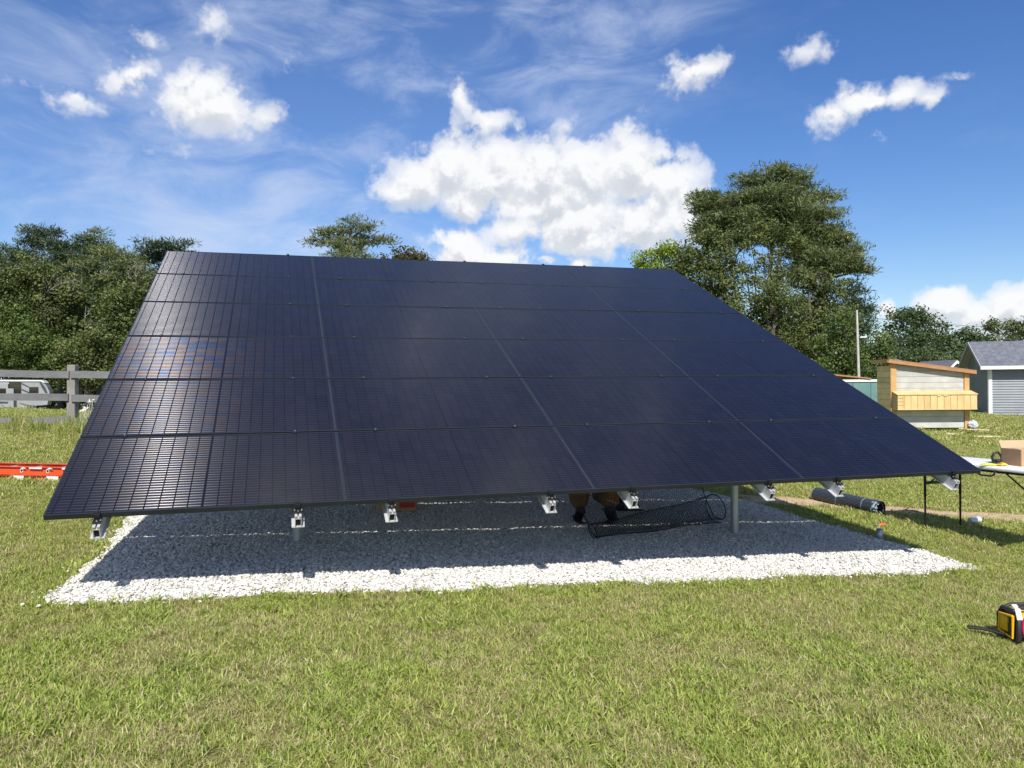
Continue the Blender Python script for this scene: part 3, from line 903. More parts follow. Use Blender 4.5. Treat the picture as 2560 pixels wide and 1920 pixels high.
# posts and cross pipes
inv = Matrix.Translation(-root.location)
zu = lambda v: O0[2] + (v - 5.5538) * math.tan(TILT)   # panel top plane height at given v
for v in (7.10, 10.25):
    zc = zu(v) - (TH + .022 + .094 + .045) / math.cos(TILT)
    a = uv2(-1.25, v); b = uv2(5.85, v)
    MB().tube([(a[0], a[1], zc), (b[0], b[1], zc)], .04, 16).build('cross_pipe', M_steel, root, True, inv)
    for u in (0.12, 4.46):
        p = uv2(u, v); z0 = gzf(p[0], p[1])
        MB().tube([(p[0], p[1], z0 - .15), (p[0], p[1], zc - .01)], .0385, 20).build('post', M_steel, root, True, inv)
        MB().tube([(p[0] - .06 * U[0], p[1] - .06 * U[1], zc), (p[0] + .06 * U[0], p[1] + .06 * U[1], zc)], .047, 16).build('pipe_bracket', M_steel, root, True, inv)
for u in (0.12, 4.46):   # diagonal braces front post to rear pipe
    p = uv2(u + .05, 7.1); q = uv2(u + .05, 10.25)
    MB().tube([(p[0], p[1], zu(7.1) - .45), (q[0], q[1], zu(10.25) - .5)], .022, 10).build('brace', M_steel, root, True, inv)


# ------------------------------------------------------------------ trees
def foliage(centers, radii, nleaf, lsize, kind, r, tints):
    """leaf cards around sub-clumps; returns V,F(quads),tint"""
    n = len(centers); tot = int(nleaf.sum()) if hasattr(nleaf, 'sum') else n * nleaf
    idx = np.repeat(np.arange(n), nleaf if hasattr(nleaf, 'sum') else [nleaf] * n)
    d = r.normal(size=(tot, 3)); d /= np.linalg.norm(d, axis=1)[:, None]
    rad = r.random(tot) ** .45
    C = centers[idx] + d * rad[:, None] * radii[idx]
    nrm = d * .9 + r.normal(size=(tot, 3)) * .55 + np.array([0, 0, .45]); nrm /= np.linalg.norm(nrm, axis=1)[:, None]
    ref = r.normal(size=(tot, 3)); t = np.cross(nrm, ref); t /= np.linalg.norm(t, axis=1)[:, None] + 1e-9; b = np.cross(nrm, t)
    s = lsize * r.uniform(.6, 1.35, tot)
    if kind == 'needle':
        t = d * .8 + r.normal(size=(tot, 3)) * .5 + np.array([0, 0, .35]); t /= np.linalg.norm(t, axis=1)[:, None]
        b = np.cross(t, r.normal(size=(tot, 3))); b /= np.linalg.norm(b, axis=1)[:, None] + 1e-9
        a_, b_ = 1.1, .20
    else: a_, b_ = .62, .42
    P = np.stack([C - t * s[:, None] * a_, C + b * s[:, None] * b_, C + t * s[:, None] * a_, C - b * s[:, None] * b_], 1)
    tin = np.clip(tints[idx] + r.normal(0, .13, tot), 0, 1)
    Fq = np.arange(tot * 4).reshape(-1, 4)
    return P.reshape(-1, 3), Fq, np.repeat(tin, 4)


def tree(name, label, lobes, D, base_px, material, kind='leaf', dens=1.0, lsize=.14, bark=None, group=None, seed=0, trunk_r=.22, depth_k=1.0, stems=1, sub=.55, dz=None, cover=1.0):
    r = np.random.default_rng(1000 + seed)
    if 27 <= D < 51 and base_px < 500: D = D * .72 + 37
    kpx = D / F; sub = 27 * kpx; lsize = (5.0 if kind == 'leaf' else 5.6) * kpx; cover = max(cover, .85) * (1.25 if kind == 'needle' else 1.1) if D < 70 else cover
    bark = bark or M_bark
    bp = world(base_px, 960, D); bx, by = bp[0], D; bz = gzf(bx, by)
    root = empty(name, (bx, by, bz), label, 'tree', group)
    cen = []; rad = []; tn_ = []
    tips = []
    for q, (px, py, rx, ry) in enumerate(lobes):
        dd = D + (r.uniform(-.35, .35) * rx / F * D * 1.6 if dz is None else dz[q])
        c = world(px, py, dd); RX = rx / F * dd; RZ = ry / F * dd; RY = RX * depth_k
        sr = sub
        ns = max(4, int(cover * 8.5 * dens * (RX * RZ + RX * RY + RY * RZ) / 3 / (sr * sr)))
        d = r.normal(size=(ns, 3)); d /= np.linalg.norm(d, axis=1)[:, None]
        rr = r.random(ns) ** .42
        if kind == 'needle': d[:, 2] *= .9
        p = c + d * rr[:, None] * np.array([RX, RY, RZ]) * .97
        cen.append(p)
        sz = sr * r.uniform(.55, 1.15, ns)
        if kind == 'needle': rad.append(np.stack([sz * 1.3, sz * 1.3, sz * .52], 1))
        else: rad.append(np.stack([sz, sz, sz * .72], 1))
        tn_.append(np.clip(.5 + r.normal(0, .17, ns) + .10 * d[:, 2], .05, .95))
        tips.append((c, RX, RZ))
    cen = np.concatenate(cen); rad = np.concatenate(rad); tn_ = np.concatenate(tn_)
    k = cen[:, 2] > gz(cen[:, 0], cen[:, 1]) + .2; cen, rad, tn_ = cen[k], rad[k], tn_[k]
    nl = 66 if kind == 'leaf' else 74
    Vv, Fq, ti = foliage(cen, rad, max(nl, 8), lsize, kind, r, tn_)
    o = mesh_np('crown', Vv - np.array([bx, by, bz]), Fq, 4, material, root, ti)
    # wood
    mb = MB(); top = max(tips, key=lambda q: q[0][2]); b0 = Vector((0, 0, -.2)); off = Vector((bx, by, bz))
    allc = [Vector(t[0]) - off for t in tips]
    for st in range(stems):
        ang = r.random() * 6.28; sp = (st > 0) * (.6 + .9 * r.random())
        tp = (Vector(top[0]) - off) + Vector((0, 0, top[2] * .55))
        tp = tp + Vector((math.cos(ang) * sp * 1.6, math.sin(ang) * sp, -sp)); s0 = b0 + Vector((math.cos(ang) * sp * .4, math.sin(ang) * sp * .4, 0))
        pts = [s0.lerp(tp, t_) + Vector((r.normal(0, .12) * (0 < t_ < 1), r.normal(0, .12) * (0 < t_ < 1), 0)) for t_ in (0, .15, .35, .55, .75, .9, 1)]
        mb.tube(pts, [trunk_r * 1.25, trunk_r, trunk_r * .85, trunk_r * .66, trunk_r * .45, trunk_r * .25, trunk_r * .06], 8)
    axis = lambda z: Vector((tp.x * min(max(z / max(tp.z, .1), 0), 1), tp.y * min(max(z / max(tp.z, .1), 0), 1), z))
    for (c, RX, RZ), cv in zip(tips, allc):
        z0 = max(cv.z - RX * .55 - RZ * .3, cv.z * .25); a = axis(min(z0, tp.z * .92)); rr_ = trunk_r * .38
        mid = a.lerp(cv, .5) + Vector((r.normal(0, .1), r.normal(0, .1), -.1 * RX))
        mb.tube([a, mid, cv], [rr_, rr_ * .7, rr_ * .4], 6)
        for _ in range(5):
            dv = Vector(r.normal(size=3)); dv.normalize(); e_ = cv + Vector((dv.x * RX * .8, dv.y * RX * .8, abs(dv.z) * RZ * .75))
            mb.tube([cv, cv.lerp(e_, .5) + Vector((0, 0, .05 * RX)), e_], [rr_ * .4, rr_ * .25, rr_ * .08], 5)
    mb.build('trunk', bark, root, True)
    return root


GL = 'wooded edge left of the solar array'
# --- left wood
tree('pine_tree', 'tall dark pine furthest left on the skyline of the left wood', [(40, 640, 60, 30), (95, 600, 45, 30), (60, 690, 70, 40), (10, 680, 50, 40), (90, 572, 26, 14)], 48, 60, L_pinedark, 'needle', group=GL, seed=1, lsize=.22, sub=.6)
tree('pine_tree', 'tallest pine on the left skyline with two ragged tips', [(140, 580, 22, 18), (150, 615, 50, 25), (190, 640, 60, 30), (140, 670, 70, 45), (205, 600, 26, 28)], 47, 150, L_pinedark, 'needle', group=GL, seed=2, lsize=.22, sub=.6)
tree('pine_tree', 'pine with a pointed crown in the middle of the left skyline', [(235, 585, 22, 24), (250, 620, 40, 22), (230, 660, 60, 34), (275, 640, 40, 26), (250, 710, 70, 44)], 48, 245, L_pine, 'needle', group=GL, seed=3, lsize=.22, sub=.6)
tree('pine_tree', 'lower pine on the skyline between the pointed pine and the array corner', [(300, 640, 40, 26), (330, 665, 44, 22), (300, 700, 56, 40), (355, 700, 40, 30)], 46, 310, L_pine, 'needle', group=GL, seed=4, lsize=.22, sub=.6)
tree('pine_tree', 'flat topped pine peeking over the top left corner of the array', [(395, 612, 44, 18), (380, 640, 50, 20), (460, 612, 20, 14), (430, 640, 60, 18), (390, 700, 60, 50), (460, 700, 50, 50)], 50, 400, L_pinedark, 'needle', group=GL, seed=5, lsize=.22, sub=.6)
tree('broadleaf_tree', 'round olive green tree with bare grey twigs at the far left', [(70, 690, 70, 60), (20, 740, 70, 70), (130, 720, 70, 55), (190, 730, 40, 40), (90, 780, 100, 60), (-40, 680, 60, 60)], 36, 70, L_oak, group=GL, seed=6, lsize=.12, dens=1.0, bark=M_barklight)
tree('broadleaf_tree', 'dark shaded tree deep in the left wood below the pines', [(190, 790, 60, 70), (250, 760, 50, 60), (170, 860, 70, 60), (120, 830, 60, 50)], 42, 190, L_deep, group=GL, seed=7, lsize=.15)
tree('broadleaf_tree', 'bright olive thicket tree beside the array left edge', [(310, 750, 60, 40), (350, 720, 46, 40), (270, 800, 70, 44), (330, 810, 60, 50), (250, 860, 70, 40)], 33, 290, L_oak, group=GL, seed=8, lsize=.12)
tree('broadleaf_tree', 'leafy bush tree just above the fence left of its post', [(60, 860, 80, 60), (130, 890, 70, 50), (10, 900, 70, 60), (80, 930, 90, 30)], 28, 70, L_green, group=GL, seed=9, lsize=.11)
tree('broadleaf_tree', 'leafy bush tree directly above the grey fence post', [(200, 890, 70, 44), (260, 900, 60, 40), (230, 850, 60, 30), (180, 940, 70, 24), (270, 940, 60, 24)], 27, 220, L_oak, group=GL, seed=10, lsize=.11)
tree('broadleaf_tree', 'mid green bushy tree at the left picture edge above the camper', [(-60, 800, 90, 70), (20, 800, 60, 50), (-80, 900, 90, 60), (-10, 850, 60, 50)], 31, -40, L_green, group=GL, seed=11, lsize=.12)
tree('broadleaf_tree', 'low broadleaf behind the array left edge above the fence rail', [(350, 880, 60, 60), (420, 850, 60, 60), (320, 930, 60, 40), (420, 930, 70, 40)], 30, 370, L_green, group=GL, seed=12, lsize=.12)
tree('pine_tree', 'pine standing left of the frame beside the far left wood', [(-120, 660, 80, 40), (-160, 720, 90, 60), (-90, 620, 40, 30)], 47, -120, L_pinedark, 'needle', group=GL, seed=13, lsize=.24, sub=.7)
# --- middle tops
tree('pine_tree', 'lone open crowned pine rising behind the top edge of the array', [(875, 560, 36, 22), (850, 585, 50, 20), (800, 585, 40, 18), (785, 600, 26, 10), (915, 570, 34, 20), (935, 600, 40, 14), (955, 595, 24, 10), (865, 615, 60, 22), (870, 650, 70, 26), (880, 700, 80, 40), (860, 760, 80, 50)], 72, 870, L_pine, 'needle', seed=20, lsize=.30, sub=.62, trunk_r=.35, cover=.62)
tree('broadleaf_tree', 'brownish green round tree top right of the lone pine', [(1020, 640, 44, 22), (1050, 650, 34, 20), (980, 655, 40, 18), (1020, 700, 90, 50), (1010, 780, 90, 60)], 68, 1015, L_brown, seed=21, lsize=.22, sub=.7)
tree('broadleaf_tree', 'bright yellow green maple left of the big pine', [(1610, 648, 36, 26), (1665, 632, 40, 28), (1700, 650, 30, 30), (1650, 700, 80, 50), (1650, 790, 80, 60)], 52, 1655, L_lime, seed=22, lsize=.20, sub=.6)
# --- right cluster
GR = 'tall tree cluster right of the solar array'
tree('pine_tree', 'tallest pine with a broad ragged top right of the array', [(1925, 440, 56, 34), (1975, 440, 44, 34), (1865, 455, 46, 30), (2010, 470, 36, 26), (1940, 490, 80, 34), (1850, 500, 60, 26), (1985, 530, 90, 30), (2055, 490, 50, 12), (1880, 545, 90, 26), (2055, 537, 55, 14), (1990, 585, 90, 28), (1870, 570, 40, 20), (1930, 510, 90, 60), (1985, 560, 70, 60), (1850, 530, 60, 50), (1900, 590, 80, 24)], 58, 1930, L_pine, 'needle', group=GR, seed=30, lsize=.28, sub=.6, trunk_r=.25, stems=2, cover=.85)
tree('pine_tree', 'pine with layered shelves on the left flank of the tallest pine', [(1770, 490, 44, 16), (1800, 510, 56, 24), (1755, 515, 40, 14), (1810, 555, 70, 26), (1770, 565, 50, 18), (1840, 600, 60, 24), (1810, 530, 60, 40), (1790, 580, 60, 40)], 60, 1840, L_pine, 'needle', group=GR, seed=31, lsize=.28, sub=.6, trunk_r=.3, cover=.85)
tree('pine_tree', 'pine with long lower boughs reaching out to the right', [(2080, 600, 60, 26), (2110, 630, 60, 22), (2060, 640, 70, 26), (2140, 660, 44, 16), (2090, 670, 60, 18), (2040, 680, 50, 20), (2150, 675, 30, 8), (2070, 570, 36, 14), (2060, 610, 60, 50), (2020, 640, 60, 50), (2010, 570, 50, 40)], 57, 2040, L_pine, 'needle', group=GR, seed=32, lsize=.28, sub=.6, trunk_r=.3, cover=.9)
tree('broadleaf_tree', 'olive broadleaf in front of the pines at the cluster left', [(1770, 600, 50, 34), (1730, 640, 50, 40), (1800, 640, 50, 50), (1760, 690, 70, 50), (1690, 680, 40, 40), (1820, 710, 50, 50), (1780, 760, 70, 50)], 50, 1790, L_oak, group=GR, seed=33, lsize=.17)
tree('broadleaf_tree', 'slender many stemmed tree in the cluster centre with pale trunks', [(1880, 575, 50, 26), (1940, 570, 44, 24), (1990, 600, 40, 30), (1870, 620, 24, 20), (1960, 625, 24, 20), (1910, 600, 40, 14), (1865, 665, 26, 26), (1925, 655, 14, 26), (1975, 680, 26, 30), (1895, 700, 34, 20), (1945, 690, 30, 24), (1900, 650, 20, 30)], 51, 1905, L_oak, group=GR, seed=34, lsize=.17, bark=M_barklight, stems=9, trunk_r=.085, cover=.8)
tree('broadleaf_tree', 'rounded olive tree in front at the cluster middle', [(1930, 740, 60, 34), (1900, 780, 60, 50), (1960, 790, 70, 60), (1840, 800, 60, 60), (1930, 860, 90, 60), (1870, 870, 70, 60)], 44, 1930, L_oak, group=GR, seed=35, lsize=.15)
tree('broadleaf_tree', 'large olive tree right of middle in the right cluster', [(2020, 700, 60, 36), (2070, 720, 50, 36), (2040, 770, 70, 60), (2000, 830, 70, 60), (2080, 810, 70, 60), (2030, 880, 80, 50)], 47, 2040, L_oak, group=GR, seed=36, lsize=.15)
tree('pine_tree', 'dark narrow pine on the right rim of the cluster', [(2130, 720, 30, 24), (2145, 770, 30, 30), (2120, 750, 30, 26), (2150, 810, 34, 30), (2140, 860, 36, 40)], 56, 2135, L_pinedark, 'needle', group=GR, seed=37, lsize=.26, sub=.55)
tree('broadleaf_tree', 'mid green tree behind the utility pole', [(2105, 800, 40, 40), (2090, 860, 50, 44), (2130, 890, 50, 40), (2080, 920, 60, 30), (2140, 930, 40, 24)], 42, 2110, L_green, group=GR, seed=38, lsize=.14)
tree('broadleaf_tree', 'bright green bush tree right of the utility pole', [(2200, 855, 30, 30), (2180, 895, 40, 34), (2215, 890, 24, 30), (2185, 930, 36, 20)], 46, 2195, L_green, group=GR, seed=39, lsize=.14)
# --- far right
GF = 'distant trees behind the coop and the grey shed'
tree('broadleaf_tree', 'large round dark tree in the distance above the coop', [(2240, 805, 40, 34), (2280, 795, 50, 26), (2320, 815, 50, 36), (2290, 860, 90, 44), (2250, 860, 50, 40), (2350, 850, 30, 30)], 105, 2290, L_deep, group=GF, seed=40, lsize=.38, sub=1.0, trunk_r=.4)
tree('broadleaf_tree', 'low dark tree in the distance left of the grey shed', [(2420, 845, 44, 26), (2450, 860, 44, 26), (2390, 870, 44, 30), (2430, 890, 60, 30)], 100, 2420, L_deep, group=GF, seed=41, lsize=.36, sub=1.0)
tree('broadleaf_tree', 'thin umbrella shaped tree in the distance above the shed roof', [(2510, 812, 40, 9), (2545, 808, 34, 10), (2530, 826, 50, 10), (2570, 820, 34, 12), (2480, 820, 14, 7)], 95, 2525, L_oak, group=GF, seed=42, lsize=.34, sub=.8, cover=.6, bark=M_barklight, stems=3)
tree('broadleaf_tree', 'dense tree in the distance behind the shed ridge', [(2540, 860, 50, 22), (2500, 868, 44, 22), (2580, 850, 50, 30), (2530, 890, 60, 24)], 103, 2530, L_deep, group=GF, seed=43, lsize=.36, sub=1.0)
tree('broadleaf_tree', 'dark tree belt piece directly behind the coop roof', [(2230, 900, 50, 34), (2300, 905, 60, 30), (2360, 905, 50, 30)], 92, 2300, L_deep, group=GF, seed=44, lsize=.34, sub=1.0)
# distant woodland hidden behind the array, seen as one mass
r_ = np.random.default_rng(5); nn_ = 900
cxs = r_.uniform(-42, 34, nn_); cys = r_.uniform(80, 92, nn_) + np.abs(cxs) * .1
cz = gz(cxs, cys) + r_.uniform(.5, 6.5, nn_)
Vv, Fq_, ti = foliage(np.stack([cxs, cys, cz], 1), np.stack([r_.uniform(1, 2, nn_)] * 2 + [r_.uniform(.8, 1.5, nn_)], 1), 26, .5, 'leaf', r_, r_.uniform(.2, .8, nn_))
tag(mesh_np('distant_woods', Vv, Fq_, 4, L_deep, tint=ti), 'continuous low woodland far behind the array', 'woods', kind='stuff')
r_ = np.random.default_rng(6); nn_ = 1500
cxs = r_.uniform(-62, -18, nn_); cys = 78 + r_.uniform(-3, 3, nn_); cz = gz(cxs, cys) + r_.uniform(.3, 12.5, nn_)
Vv, Fq_, ti = foliage(np.stack([cxs, cys, cz], 1), np.stack([r_.uniform(1, 1.8, nn_)] * 2 + [r_.uniform(.8, 1.4, nn_)], 1), 30, .4, 'leaf', r_, r_.uniform(.1, .6, nn_))
tag(mesh_np('dark_woods', Vv, Fq_, 4, L_deep, tint=ti), 'dark woodland mass behind the left trees and the camper', 'woods', kind='stuff')


# bare dead trees
def snag(label, pts_px, D, r0, twigs, seed):
    r = random.Random(seed); b = world(pts_px[0][0], 960, D); off = Vector((b[0], D, gzf(b[0], D)))
    root = empty('dead_tree', off, label, 'dead tree'); mb = MB()
    P = [Vector(world(px, py, D)) - off for px, py in pts_px]; P = [Vector((P[0].x, P[0].y, 0))] + P
    mb.tube(P, [r0 * (1 - .8 * i / (len(P) - 1)) for i in range(len(P))], 7)
    mb.build('trunk', M_deadwood, root, True)
    mb = MB()
    for tw in twigs:
        Q = [Vector(world(px, py, D)) - off for px, py in tw]
        for q_ in range(1, len(Q)):
            for _ in range(3):
                a_ = Q[q_ - 1].lerp(Q[q_], r.random()); e_ = a_ + Vector((r.uniform(-.5, .5), r.uniform(-.5, .5), r.uniform(-.05, .7))); mb.tube([a_, a_.lerp(e_, .5) + Vector((0, 0, .06)), e_], [r0 * .22, r0 * .15, r0 * .06], 4)
        mb.tube(Q, [r0 * .4, r0 * .28, r0 * .1][:len(Q)] if len(Q) <= 3 else [r0 * .4 * (1 - .8 * i / (len(Q) - 1)) for i in range(len(Q))], 5)
    tag(mb.build('twigs', M_deadwood, root, True), kind='stuff')
    return root


snag('thin white dead snag standing in front of the dark wood left of the array', [(213, 838), (212, 800), (215, 765)], 61.0, .06, [[(214, 815), (222, 808), (226, 804)], [(216, 838), (232, 822), (248, 819)], [(214, 790), (220, 786), (224, 784)]], 1)
snag('bare grey branching dead tree within the olive tree at far left', [(112, 735), (118, 710), (122, 685)], 62.0, .04, [[(112, 735), (140, 715), (170, 705), (198, 722)], [(118, 728), (150, 708), (190, 700), (205, 708)], [(118, 722), (108, 700), (96, 690)], [(124, 732), (160, 735), (190, 742)], [(120, 715), (132, 690), (140, 668)], [(116, 730), (90, 716), (80, 700)], [(100, 730), (82, 706), (76, 690)]], 2)
snag('pale bare dead branches above the olive thicket by the array corner', [(340, 696), (341, 690), (338, 684)], 61.0, .035, [[(340, 692), (334, 680), (326, 672)], [(341, 690), (350, 676), (356, 660)], [(338, 684), (340, 672), (344, 662)], [(322, 692), (322, 680), (324, 672)]], 3)

# ------------------------------------------------------------------ fence
fd = 14.0
fx0 = world(181, 960, fd)[0]
fen = empty('rail_fence', (fx0, fd, gzf(fx0, fd)), 'weathered grey three rail wooden fence left of the array', 'fence')
off = Vector(fen.location)


def fp(px, py): return Vector(world(px, py, fd)) - off


mb = MB(); a = fp(182, 1085); b = fp(182, 912); mb.box(((a + b) / 2), (.145, .145, (b - a).length), Matrix.Rotation(.012, 3, 'Y'), bev=.012); mb.build('post', M_post, fen)
for px in (-190, 560):
    q = world(px, 960, fd); mb = MB(); z0 = gzf(q[0], fd); mb.box(Vector((q[0], fd, z0 + .6)) - off, (.145, .145, 1.35), bev=.012); mb.build('post', M_post, fen)
for (pa, pb, th_) in (((-195, 929), (180, 937), .125), ((184, 936), (560, 942), .125), ((-195, 991), (178, 993), .125), ((186, 995), (560, 1002), .125), ((-195, 1050), (40, 1053), .125), ((80, 1053), (182, 1047), .115), ((190, 1052), (560, 1060), .12)):
    a = fp(*pa); b = fp(*pb); a.y -= .09; b.y -= .09
    MB().bar(a, b, .03, th_).build('rail', M_fence, fen)
# weeds along the fence
M_weed = grass_mat('tall_weed_blade', .95, .55)
tw = [tuft('weed_tuft', 30, .12, .12, .42, .011, M_weed, lean=.8, seed=110 + i) for i in range(3)] + [tuft('weed_stalks', 10, .14, .35, .75, .012, M_weed, lean=.45, seed=120 + i) for i in range(2)]
n = 2200
wx = rng.uniform(-14.5, -3.5, n); wy = 14 + rng.normal(0, .45, n) - .1
keep = (rng.random(n) < np.where(wx > -9.2, 1.0, .55)); wx, wy = wx[keep], wy[keep]; n = len(wx)
near = np.exp(-((wx + 7.2) / 1.1) ** 2); s = rng.uniform(.3, .62, n) * (.7 + .6 * near)
pk = np.where(rng.random(n) < .08 + .5 * near, rng.integers(3, 5, n), rng.integers(0, 3, n))
ob = scatter('weeds', np.stack([wx, wy, gz(wx, wy)], -1), np.stack([rng.normal(0, .2, n), rng.normal(0, .2, n), rng.random(n) * 6.28], -1), s, pk, tw)
tag(ob, 'tall unmown weeds and seed stalks along the foot of the rail fence', 'weeds', kind='stuff')
M_petal = mat('white_petals', (.75, .75, .72), .6)
mb = MB()
for px, py in ((226, 1001), (230, 1002), (222, 1003), (208, 1018), (213, 1020), (218, 1012), (206, 1026), (211, 1024)):
    c = Vector(world(px, py, 13.6))
    for k in range(3):
        a = k * 2.1; mb.add([c + Vector((random.uniform(-.05, .05), random.uniform(-.02, .02), random.uniform(-.035, .035))) + Vector((.009 * math.cos(a + q), .005, .008 * math.sin(a + q))) for q in (0, 2.1, 4.2)], [(0, 1, 2)])
    mb.tube([c, c + Vector((.02, .05, -.35))], .003, 4)
tag(mb.build('wild_flowers', M_petal), 'small white wild flowers in the weeds right of the fence post', 'flowers', kind='stuff')

# ------------------------------------------------------------------ camper beyond the fence
cd = 50.0


def cpt(px, py, dy=0.0):
    q = world(px, py, cd); return (q[0], q[2], dy)


cx0 = world(60, 960, cd)[0]
RT = math.radians(25)
rv = empty('camper_trailer', (cx0, cd, gzf(cx0, cd)), 'white fifth wheel camper trailer with grey swooshes beyond the rail fence', 'camper', rz=RT)


def rvp(px, py):   # local x, z on the camper's side wall
    d = world(px, py, 1.0) - np.array([0, 0, CAM_H]); nx_, ny_ = -math.sin(RT), math.cos(RT)
    t_ = (cx0 * nx_ + cd * ny_) / (d[0] * nx_ + d[1] * ny_); p_ = d * t_
    return ((p_[0] - cx0) * math.cos(RT) + (p_[1] - cd) * math.sin(RT), p_[2] + CAM_H - rv.location.z)
out = [(-260, 1031), (90, 1031), (91, 1014), (118, 1012), (124, 980), (118, 968), (111, 957), (105, 953), (-260, 949)]
poly = [rvp(px, py) for px, py in out]
MB().prism(poly, 0, 2.5).build('body', M_rvwhite, rv)


def rvpoly(name, pts, m, proud=.02, back=.05):
    P = [rvp(px, py) for px, py in pts]
    return MB().prism(P, -proud, back).build(name, m, rv)


rvpoly('roof_trim', [(-260, 948), (105, 950), (112, 957), (108, 957), (103, 953.5), (-260, 951.5)], M_white, .06, 2.56)
rvpoly('slide_out', [(-60, 958), (22, 960), (22, 971), (36, 972), (36, 1030), (-60, 1030)], M_rvwhite, .35)
rvpoly('window', [(-8, 971), (17, 971), (17, 983), (-8, 983)], M_glassdark, .37)
rvpoly('window', [(22.5, 955.5), (53, 955.5), (53, 983), (36.5, 983), (36.5, 971), (22.5, 970)], M_glassdark, .03)
rvpoly('window', [(73, 967.5), (96, 967.5), (96, 982), (73, 982)], M_glassdark, .03)
rvpoly('front_cap_stripe', [(98, 955), (103, 956), (113, 968), (119, 982), (113, 982), (104, 968)], M_rvgrey, .03)
rvpoly('stripe', [(54, 957), (72, 966), (73, 969), (54, 960)], M_rvgrey, .025)
rvpoly('stripe', [(54, 972), (73, 980), (73, 983), (54, 975)], M_rvgrey, .025)
rvpoly('stripe', [(48, 1007), (72, 1013), (92, 1014), (91, 1018), (72, 1019)], M_rvgrey, .025)
rvpoly('stripe', [(-10, 1003), (22, 1004), (22, 1008), (-10, 1008)], M_rvgrey, .37)
rvpoly('stripe', [(4, 1009), (22, 1020), (22, 1024)], M_rvgrey, .37)
rvpoly('under_bay', [(93, 1016), (117, 1014), (117, 1031), (90, 1031)], M_hole, -.1, 2.3)
rvpoly('panel_seam', [(36, 1019), (88, 1019), (88, 1020), (36, 1020)], M_rvgrey, .02)
mb = MB()
for px in (-80, -130):
    qq = rvp(px, 1026); q = Vector((qq[0], 0, qq[1])); mb.tube([q + Vector((0, -.12, 0)), q + Vector((0, .15, 0))], .38, 20)
mb.build('wheels', M_blackplastic, rv, True)
qq = rvp(112, 1016); q0 = Vector((qq[0], 0, qq[1]))
MB().tube([q0 + Vector((0, 1.2, 0)), Vector((q0.x, 1.2, 0))], .05, 8).build('landing_leg', M_steel, rv)

# ------------------------------------------------------------------ utility pole and wires
pd = 62.0
pb = world(2147, 960, pd)
up = empty('utility_pole', (pb[0], pd, gzf(pb[0], pd)), 'pale wooden utility pole rising before the right hand trees', 'utility pole')
offp = Vector(up.location)
pt = Vector(world(2142, 775, 40)); 
up.location = Vector((world(2147, 960, 40)[0], 40, gzf(world(2147, 960, 40)[0], 40))); offp = Vector(up.location)
MB().tube([(0, 0, -.4), Vector((0, 0, 1.5)), pt - offp], [.075, .07, .05], 12).build('pole_shaft', M_pole, up, True)
a = Vector(world(2150, 843, 40)) - offp; b = Vector(world(2167, 842, 40)) - offp
MB().bar(a, b, .05, .06).build('bracket_arm', M_white, up)
for k_, (ya, yb) in enumerate(((792, 815), (847, 857), (868, 872))):
    mb = MB(); A = Vector(world(2145, ya, 40)); B = Vector(world(2900, yb, 62)); pts = [A.lerp(B, t_) - Vector((0, 0, 1.2 * 4 * t_ * (1 - t_) * .35)) - offp for t_ in np.linspace(0, 1, 12)]
    mb.tube(pts, .011, 5).build('power_line', M_wire, up)


# ------------------------------------------------------------------ chicken coop
def corner(px, py, D): return Vector(world(px, py, D))


c0 = np.array([11.72, 24.20]); c1 = np.array([15.0, 25.25]); fw_ = (c1 - c0); FL = float(np.linalg.norm(fw_)) - .55; FL = 2.66
fa = math.atan2(.10, 1.0)
coop = empty('chicken_coop', (world(2227, 960, 24.2)[0], 24.2, gzf(11.7, 24.2) + .0), 'new wooden chicken coop with grey planks and a plywood nest box', 'coop', rz=-.01)
CW = 2.40; CD = .88; HL = 2.13; HR = 1.80
Zb = 0.0
pitch_ = (HL - HR) / CW
# front planks (grey), individual boards between the corner posts
rows = [0.04, .215, .39, .565, .74, .915, 1.09, 1.265, 1.44, 1.615, 1.79, 1.965]
for k_ in range(len(rows)):
    z0 = rows[k_]; z1 = z0 + .168
    tl = HL - .10; tr = HR - .10
    x0_, x1_ = .17, CW - .17
    zl = tl - pitch_ * 0; zt = lambda x: HL - .06 - pitch_ * x
    if z0 > zt(x0_): continue
    pts = [(x0_, z0), (x1_ if z0 < zt(x1_) else (HL - .06 - z0) / pitch_, z0)]
    if z1 < zt(x1_): pts += [(x1_, z1), (x0_, z1)]
    else:
        if z0 < zt(x1_): pts.append((x1_, zt(x1_)))
        if z1 < zt(x0_): pts += [((HL - .06 - z1) / pitch_, z1), (x0_, z1)]
        else: pts.append((x0_, zt(x0_)))
    MB().prism(pts, random.uniform(-.004, .004), .03).build('plank', M_greyplank, coop)
MB().box((CW / 2, .045, .95), (CW - .1, .02, 1.75)).build('inner_lining', M_hole, coop)
for x, h in ((.085, HL), (CW - .085, HR)):
    MB().box((x, -.012, h / 2 - .03), (.15, .045, h - .06)).build('corner_trim', M_newwood, coop)
# left side wall of ply planks
for k_ in range(12):
    z0 = .04 + k_ * .175
    if z0 + .17 > HL: break
    MB().box((.0, CD / 2 + .02, z0 + .084), (.028, CD, .168)).build('side_plank', M_ply_side, coop)
MB().box((CW, CD / 2 + .02, HR / 2), (.028, CD, HR - .04)).build('side_wall', M_ply_side, coop)
MB().box((CW / 2, CD, .95), (CW, .03, 1.9)).build('back_wall', M_ply_side, coop)
MB().box((.0, -.005, HL / 2), (.034, .045, HL - .08)).build('corner_trim', M_newwood, coop)
